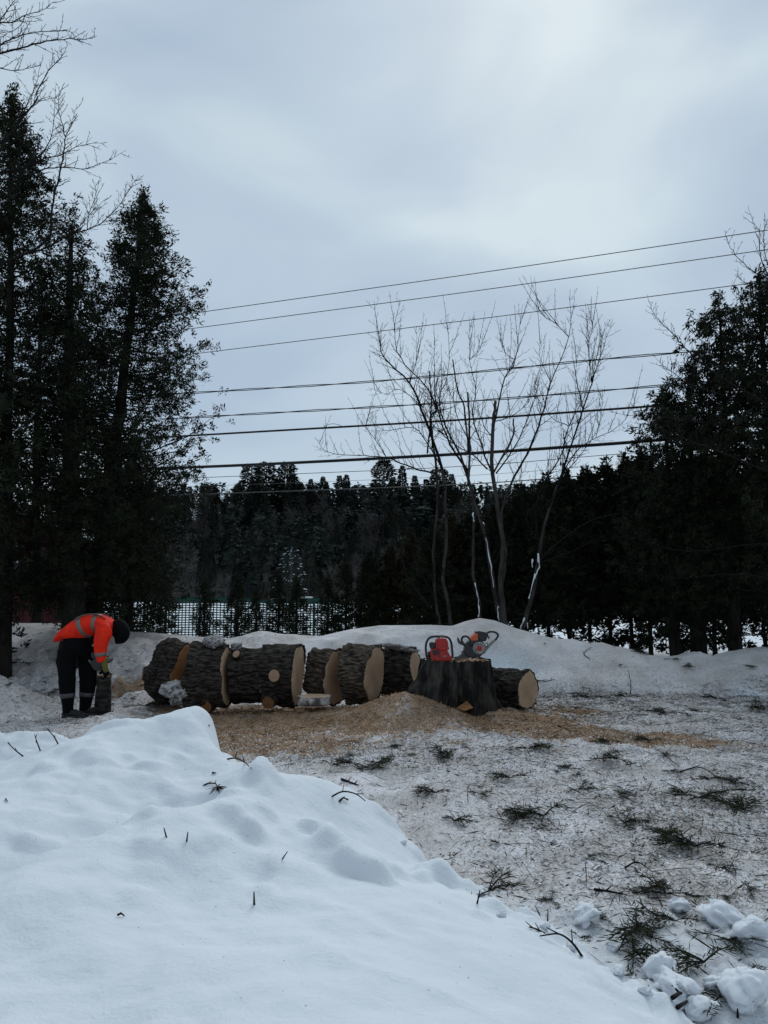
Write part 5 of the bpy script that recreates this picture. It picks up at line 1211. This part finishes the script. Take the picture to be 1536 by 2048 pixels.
# trousers
mb = MB()
loft(mb, dens([(400, 500, 60, .15, 0), (450, 470, 95, .17, 0), (500, 500, 125, .185, 0), (520, 560, 160, .185, 0), (520, 640, 165, .17, 0), (522, 690, 150, .13, 0)]), 24, wr=.02)
loft(mb, dens([(440, 600, 98, .115, -.10), (445, 720, 104, .11, -.11), (455, 860, 98, .10, -.11), (462, 980, 94, .095, -.11), (472, 1100, 86, .09, -.11), (480, 1200, 66, .08, -.11), (486, 1290, 58, .075, -.11), (490, 1320, 62, .078, -.11)]), 20, wr=.045, seed=6)
loft(mb, dens([(600, 600, 115, .115, .10), (612, 720, 116, .11, .11), (622, 860, 108, .10, .11), (628, 980, 98, .097, .11), (622, 1100, 88, .092, .11), (614, 1200, 72, .082, .11), (606, 1290, 64, .076, .11), (604, 1320, 68, .08, .11)]), 20, wr=.045, seed=7)
tr_ = obj('trousers', mb.mesh('trousers', M['black']), per_); remesh(tr_, .012, 2)
hoop('leg_band', [(472, 1100, 88, .096, -.11), (474, 1128, 84, .094, -.11), (476, 1150, 82, .092, -.11)], 'refdark', tr_, 20)
hoop('leg_band', [(622, 1112, 90, .098, .11), (619, 1138, 86, .096, .11), (617, 1158, 83, .094, .11)], 'refdark', tr_, 20)
for dx, dy in ((0, -.11), (125, .11)):
    mb = MB(); loft(mb, dens([(430+dx, 1335, 14, .05, dy), (480+dx, 1318, 46, .055, dy), (560+dx, 1322, 38, .056, dy), (640+dx, 1338, 26, .058, dy), (690+dx, 1346, 18, .050, dy), (708+dx, 1350, 8, .03, dy)]), 18)
    loft(mb, [(480+dx, 1340, 58, .065, dy), (482+dx, 1290, 54, .062, dy), (482+dx, 1250, 52, .060, dy)], 16)
    bo = obj('boot', mb.mesh('boot', M['boot']), per_); remesh(bo, .008, 2)
    mb = MB(); mb.prism([(q4(428+dx, 0).x, -.012), (q4(712+dx, 0).x, -.012), (q4(712+dx, 0).x, .018), (q4(428+dx, 0).x, .018)], dy-.055, dy+.055); bevel(obj('sole', mb.mesh('sole', M['plastic'], False), bo), .01)
    mb = MB()
    for q in range(4): mb.tube([q4(575+dx+q*26, 1290+q*12, dy-.04), q4(575+dx+q*26, 1282+q*12, dy), q4(575+dx+q*26, 1290+q*12, dy+.04)], .005, 5)
    obj('laces', mb.mesh('laces', M['refdark']), bo)
# upright dark block and the saw being worked on
bp_ = per_.location+q4(812, 1308, .12); bp_.z = -.02
ub = thing('upright_block', bp_, 'narrow dark block of wood standing upright before the worker\'s legs', 'wood block')
b, fs = log_meshes('block', .53, .105, 19, M['barkv'], M['wooddark'], lobes=.05, rough=.007, nx=24, taper=-.12)
o = obj('bark', b, ub, (0, 0, .265)); o.rotation_euler = (0, -math.pi/2, 0)
for me_, c_ in fs:
    f = obj('cut_face', me_, ub, Matrix.Rotation(-math.pi/2, 3, 'Y') @ Vector(c_)+Vector((0, 0, .265))); f.rotation_euler = (0, -math.pi/2, 0)
saw3 = saw2.copy(); C.objects.link(saw3)
for ch in list(saw2.children):
    c_ = ch.copy(); C.objects.link(c_); c_.parent = saw3
    for g_ in ch.children: d_ = g_.copy(); C.objects.link(d_); d_.parent = c_
saw3['label'] = 'grey and white chainsaw the bent worker holds on the upright block'
saw3.location = per_.location+q4(945, 905, .02); saw3.location.z += .0; saw3.rotation_euler = (0, R(-8), R(180)); saw3.scale = (.72, .72, .72)

# ------------------------------------------------------------ litter lying about
r = np.random.default_rng(99)
def scatter(n, fy=(3, 12.6)):
    """points spread so that they fall evenly over what the eye sees of the yard"""
    x = r.uniform(-6, 6.4, n*3); y = fy[0]+(fy[1]-fy[0])*r.random(n*3)**.75
    return x, y
def flat_bits(name, x, y, ln, wd, m_, lift=.004, tilt=.35, kind='stuff', label='', extra=None):
    z = ground_h(x, y); zb = np.where((y > 10.95) & (y < 16.5), bank_h(x, np.clip(y, 10.9, 16.6)), -9); z = np.maximum(z, zb)
    az = r.uniform(0, 6.283, len(x)); d = unit(np.stack([np.cos(az), np.sin(az), r.normal(size=len(x))*tilt], 1))
    V, Fc = kites(np.stack([x, y, z+lift+np.abs(d[:, 2])*0], 1), d, ln, wd, np.stack([r.normal(size=len(x))*.6, r.normal(size=len(x))*.6, np.ones(len(x))], 1), .3)
    o_ = obj(name, mesh_from(name, V, Fc, m_, False)); return tag(o_, label, name.replace('_', ' '), kind=kind)
x, y = scatter(60000); pm = masks(x, y); ok = r.random(len(x)) < (pm[:, 1]*.8*(1-.5*pm[:, 0]))*(.16+.84*sstep(-.12, .22, fbm(x, y, .9, 4, 55)))
ok &= pile_h(x, y) < ground_h(x, y); x, y = x[ok], y[ok]
flat_bits('needle_litter', x, y, r.uniform(.02, .075, len(x)), r.uniform(.003, .008, len(x)), M['twig'], label='dark needles and bark crumbs strewn over the trampled snow')
x, y = scatter(7000); pm = masks(x, y); ok = r.random(len(x)) < pm[:, 1]*.7; ok &= pile_h(x, y) < ground_h(x, y); x, y = x[ok], y[ok]
flat_bits('twig_litter', x, y, r.uniform(.08, .26, len(x)), r.uniform(.004, .010, len(x)), M['twigred'], .008, .22, label='thin red-brown twigs strewn over the trampled snow')
x, y = scatter(22000, (7, 11.5)); pm = masks(x, y); ok = r.random(len(x)) < pm[:, 0]**1.5; ok &= pile_h(x, y) < ground_h(x, y); x, y = x[ok], y[ok]
flat_bits('wood_chips', x, y, r.uniform(.012, .04, len(x)), r.uniform(.008, .02, len(x)), M['chip'], .004, .5, label='pale wood chips in the sawdust around the logs and stump')
x, y = scatter(14000, (2.6, 9)); ok = (pile_h(x, y) < ground_h(x, y)-.0) & (r.random(len(x)) < .5); x, y = x[ok], y[ok]
flat_bits('snow_crumbs', x, y, r.uniform(.008, .03, len(x)), r.uniform(.008, .022, len(x)), M['snowcap'], .006, .5, label='small crumbs of snow between the needles')

x = r.uniform(-6.5, 7, 9000); y = r.uniform(11.6, 14.2, 9000); ok = r.random(9000) < (.10+.55*sstep(-1.5, -2.8, x)+.45*sstep(12.8, 12.0, y))*(.4+.6*(fbm(x, y, .9, 3, 58) > 0)); x, y = x[ok], y[ok]
flat_bits('bank_litter', x, y, r.uniform(.02, .11, len(x)), r.uniform(.004, .012, len(x)), M['twig'], .006, .3, label='dark needles and bark crumbs strewn over the bank')
# evergreen sprigs
def sprig_mesh(seed, L_=.18, n=260, wide=.05):
    rr_ = np.random.default_rng(seed); rnd = random.Random(seed); mb = MB(); stems = []
    for k in range(5):
        az = rnd.uniform(-.9, .9)+(3.14 if k > 3 else 0); d = Vector((math.cos(az), math.sin(az), rnd.uniform(.0, .5)))
        l_ = L_*rnd.uniform(.5, 1.1); q = [Vector((0, 0, .012)), d*l_*.5+Vector((0, 0, .02)), d*l_+Vector((0, 0, -.02+.03*rnd.random()))]; stems.append(q); mb.tube(catmull(q, 2), [.004, .0035, .003, .0025, .0015], 4)
    c = []; d_ = []
    for i_ in range(n):
        q = stems[i_ % 5]; t = rr_.random()**.7; p = q[0].lerp(q[1], t*2) if t < .5 else q[1].lerp(q[2], t*2-1); c.append(p+Vector((rnd.gauss(0, .012), rnd.gauss(0, .012), 0))); dd = (q[2]-q[0]).normalized(); d_.append(np.array(dd)*.6+rr_.normal(size=3)*np.array([.7, .7, .3]))
    V, Fc = kites(np.array([tuple(p) for p in c]), unit(np.array(d_)), rr_.uniform(.025, .07, n), rr_.uniform(.003, .007, n))
    V[:, 2] = np.maximum(V[:, 2], .001)
    nv = len(V); Vt = np.array(mb.v); Ft = [f for f in mb.f if len(f) == 4]
    me_ = mesh_from('sprig', np.concatenate([V, Vt]), np.concatenate([Fc, np.array(Ft)+nv]), [M['sprig'], M['twig']], False, np.r_[np.zeros(len(Fc)), np.ones(len(Ft))]); return me_
sprigs = [sprig_mesh(500+i) for i in range(5)]
SL = [(1333, 1795, 1.0, 'dark green tuft beside the little upright snow peg, lower right'), (1273, 1862, 1.25, 'largest dark green needle clump in the churned snow at lower right'), (1303, 1882, .8, 'spiky green tuft just below the largest needle clump'), (1103, 1805, .6, 'small bright green tuft at the edge of the clean snow pile'),
      (978, 1790, .9, 'green sprig beside two upright twigs where the clean pile ends'), (1268, 1912, 1.1, 'long dark sprig lying below the large needle clump'), (1511, 1419, 1.6, 'big dark brush clump at the foot of the bank near the right edge'), (1178, 1397, 1.4, 'dark clump of twigs at the foot of the bank right of the logs'),
      (1433, 1400, 1.3, 'twig clump at the bank foot left of the big brush clump'), (908, 1645, .9, 'dark sprig in the grey snow nearest the tip of the clean pile'), (1348, 1231, .01, '')]
for px, py, s, lab in SL:
    if not lab: continue
    rr_ = random.Random(px); o = obj('evergreen_sprig', sprigs[rr_.randrange(5)], None, hit(px, py, .004)); o.scale = (s, s, s*.9); o.rotation_euler = (0, 0, rr_.random()*6.28); tag(o, lab, 'sprig', 'evergreen sprigs on the trampled snow')
SR = [(1088, 1637), (1052, 1635), (1193, 1715), (1398, 1600), (1370, 1590), (1488, 1625), (1138, 1540), (1158, 1582), (1333, 1515), (1233, 1522), (1218, 1487), (1458, 1797), (1438, 1740), (888, 1520), (793, 1495), (1408, 1932), (1453, 1885), (1438, 2005), (1203, 1845), (1310, 1780), (1500, 1790), (1160, 1552), (1120, 1545),
      (1340, 1545), (1420, 1560), (1470, 1570), (1300, 1485), (1250, 1395), (1340, 1405), (1400, 1425), (1100, 1400), (1150, 1420), (1330, 1430), (1480, 1440), (1060, 1500), (1020, 1560), (960, 1590), (870, 1590), (1000, 1690), (1250, 1650), (1330, 1680), (1390, 1700), (1240, 1590), (770, 1530), (700, 1530), (820, 1510), (1350, 1850), (1160, 1880), (1390, 1990), (1490, 1960), (60, 1350), (30, 1330), (85, 1365), (200, 1420), (260, 1400), (290, 1415), (20, 1370), (45, 1395), (110, 1385), (255, 1345), (280, 1375), (240, 1370), (15, 1300), (50, 1290), (95, 1305), (1290, 1310), (1345, 1320), (1375, 1335), (1500, 1335), (1090, 1290), (1180, 1287), (1240, 1333)]
for px, py in SR:
    rr_ = random.Random(px*3+py); s = rr_.choice((.35, .5, .6, .8, 1.1, 1.6)); o = obj('evergreen_sprig', sprigs[rr_.randrange(5)], None, hit(px, py, .004)); o.scale = (s, s, s*.8); o.rotation_euler = (0, 0, rr_.random()*6.28)
    tag(o, 'small dark evergreen sprig lying on the trampled snow', 'sprig', 'evergreen sprigs on the trampled snow')
# single twigs and sticks
def twig(pix, r_, label, up=None, leaf=False, m_='twig', name='twig', cat='twig'):
    """pix: points of the twig in the photograph; first touches the snow; up: heights above the snow"""
    h0_ = hit(*pix[0]); up = up or [0]+[.03]*(len(pix)-2)+[.0]; pts = []
    for (px, py), u_ in zip(pix, up):
        h_ = hit(px, py)
        if u_ is None: q = P(px, py, min(h0_.y, h_.y)-.03)
        else: q = h_+Vector((0, 0, u_))
        pts.append(q)
    if up[0] is None or True: pts[0] = h0_+Vector((0, 0, -.015 if len([u for u in up if u is None]) else .006))
    mb = MB(); q = catmull([p-h0_ for p in pts], 4); mb.tube(q, [r_*(1-.55*i_/(len(q)-1)) for i_ in range(len(q))], 5)
    rnd = random.Random(int(pix[0][0])); 
    if len(q) > 6:
        for k in (len(q)//3, 2*len(q)//3):
            d = (q[k+1]-q[k]).normalized(); s = Vector((rnd.uniform(-1, 1), rnd.uniform(-.5, .5), rnd.uniform(.2, 1))).normalized(); l_ = min(.07, (q[-1]-q[0]).length*.22)
            mb.tube([q[k], q[k]+(d+s).normalized()*l_], [r_*.6, r_*.3], 4)
    if leaf:
        c = np.repeat(np.array([tuple(q[-1])]), 34, 0); rl = np.random.default_rng(3); d = unit(np.array([.40, -.75, -.12])+rl.normal(size=(34, 3))*np.array([.32, .3, .2])); V, Fc = kites(c, d, rl.uniform(.05, .11, 34), .009)
        mb.add(V, [tuple(f) for f in Fc])
    o_ = obj(name, mb.mesh('twig', M[m_]), None, h0_); return tag(o_, label, cat, 'twigs and sticks on the snow')
n_ = None
twig([(50, 1511), (30, 1500), (15, 1485)], .005, 'bent twig rising from the far-left snow, first of three', [0, n_, n_])
twig([(82, 1501), (74, 1484), (69, 1468)], .005, 'upright twig at far left, the middle one of three', [0, n_, n_])
twig([(118, 1487), (107, 1472), (93, 1457)], .005, 'slanting twig at far left, the right-hand one of three', [0, n_, n_])
twig([(402, 1570), (415, 1567), (430, 1567), (434, 1572)], .006, 'twig with a drooping green needle bunch on the crest of the clean pile', [0, n_, n_, n_], True)
twig([(447, 1516), (470, 1516), (488, 1524), (502, 1536)], .006, 'curved twig arching over the right side of the far heap', [0, n_, n_, n_])
twig([(418, 1454), (433, 1449)], .006, 'short dark stick at the top right corner of the far heap', [0.01, .02])
twig([(335, 1674), (328, 1656)], .004, 'left one of two short twigs upright in the near heap', [0, n_])
twig([(373, 1680), (376, 1664)], .004, 'right one of two short twigs upright in the near heap', [0, n_])
twig([(562, 1714), (575, 1703)], .0035, 'short slanting twig on the face of the near heap', [0, n_])
twig([(509, 1808), (508, 1784)], .005, 'single greenish needle standing low on the near heap', [0, n_], m_='sprig')
twig([(660, 1589), (685, 1583), (712, 1588), (731, 1602)], .005, 'thin bowed twig over the broken right edge of the near heap', [0, n_, n_, n_])
twig([(679, 1606), (687, 1604), (696, 1606)], .006, 'short dark stick lying just under the bowed twig', [.01, .015, .01])
twig([(425, 1548), (432, 1550)], .006, 'tiny dark stub on the saddle between the two heaps', [.008, .01])
twig([(235, 1836), (242, 1834), (249, 1836)], .004, 'small brown sprig on the left face of the near heap', [.004, .01, .004])
twig([(11, 1601), (15, 1609)], .004, 'tiny twig at the left edge of the near snow', [0, .01])
twig([(1093, 1862), (1075, 1859), (1058, 1854)], .005, 'short forked twig on the snow at the end of the clean pile', [.006, n_, n_])
twig([(1165, 1907), (1145, 1886), (1118, 1868), (1080, 1872)], .0055, 'long arched twig at the lower end of the clean pile', [0, n_, n_, n_])
twig([(953, 1806), (960, 1780)], .0045, 'slanting upright twig beside the green sprig, at the pile edge', [0, n_])
twig([(1095, 1847), (1096, 1817)], .004, 'thin straight twig standing right of the small green tuft', [0, n_])
twig([(1082, 1829), (1070, 1811)], .004, 'thin twig leaning left beside the small green tuft', [0, n_])
twig([(1188, 1781), (1220, 1788), (1255, 1795)], .008, 'thick dark stick lying level in the grey snow', [.01, .012, .01])
twig([(1345, 2000), (1365, 2005), (1383, 2015)], .008, 'dark stick among the snow chunks near the bottom', [.02, .03, .02])
twig([(1355, 2022), (1378, 2014)], .008, 'short thick stick just under another one near the bottom', [.02, .02])
twig([(1475, 2033), (1475, 2018)], .006, 'stub of twig upright between chunks at the bottom right', [0, n_])
twig([(683, 1560), (700, 1568), (718, 1574)], .011, 'thick dark stick right of the saddle of the clean pile', [.01, .012, .01])
twig([(894, 1543), (917, 1554)], .009, 'dark straight stick lying below the stump', [.01, .01])
twig([(936, 1605), (935, 1574)], .004, 'thin twig upright in the middle of the grey snow', [0, n_])
twig([(1260, 1389), (1262, 1370), (1257, 1341)], .008, 'tall bowed twig standing at the foot of the bank', [0, n_, n_])
twig([(1180, 1320), (1168, 1311), (1172, 1304), (1183, 1296)], .008, 'hook-shaped twig lying on the face of the bank', [.01, .01, .01, .01])
twig([(1116, 1453), (1143, 1467)], .010, 'dark stick lying in the sawdust right of the stump', [.01, .02])
twig([(1065, 1360), (1090, 1366), (1110, 1362)], .010, 'crooked branch at the foot of the bank behind the right log', [.03, .03, .02])
twig([(1250, 1740), (1275, 1735), (1305, 1748)], .006, 'thin crooked branch in the grey snow, lower middle right', [.01, .03, .01])
twig([(1360, 1545), (1400, 1540), (1440, 1560)], .007, 'long dark branch lying on the snow toward the right edge', [.01, .02, .01])
# chunks of clean snow
for px, py, s, lab in [(1440, 1850, .30, 'big smooth snow chunk lying near the right edge, left of its neighbour'), (1500, 1875, .30, 'big snow chunk touching the right edge of the picture, beside a similar one'), (1492, 2000, .36, 'largest snow chunk, in the bottom right corner'), (1358, 1822, .11, 'small upright peg of snow beside a dark green tuft'),
                       (1330, 1980, .17, 'rounded snow chunk at the bottom, upper left of the cluster'), (1365, 1995, .15, 'rounded snow chunk in the middle of the cluster at the bottom'), (1320, 1950, .12, 'small round snow chunk beside a red-brown chip'), (1430, 1978, .16, 'snow chunk left of the largest corner chunk'), (1400, 2030, .20, 'snow chunk cut by the bottom edge of the picture'), (1170, 1840, .12, 'small white lump among twigs at the pile end')]:
    lump(px, py, s, lab, 'chunks of broken snow')
rc = random.Random(3)
edgepix = [(590, 1552), (605, 1556), (650, 1572), (745, 1625), (800, 1688), (905, 1772), (985, 1830), (1010, 1842), (1050, 1868), (1090, 1885), (1130, 1905), (1170, 1930), (1210, 1950), (1240, 1972), (1280, 1990), (1310, 2015), (1340, 2035), (1250, 1940), (1200, 1905), (1290, 1960)]
for i, (px, py) in enumerate(edgepix[::2]):
    lump(px+rc.uniform(8, 46), py+rc.uniform(-22, 4), rc.uniform(.02, .06), 'small crumb of clean snow fallen beside the edge of the white pile', 'crumbs along the pile edge')
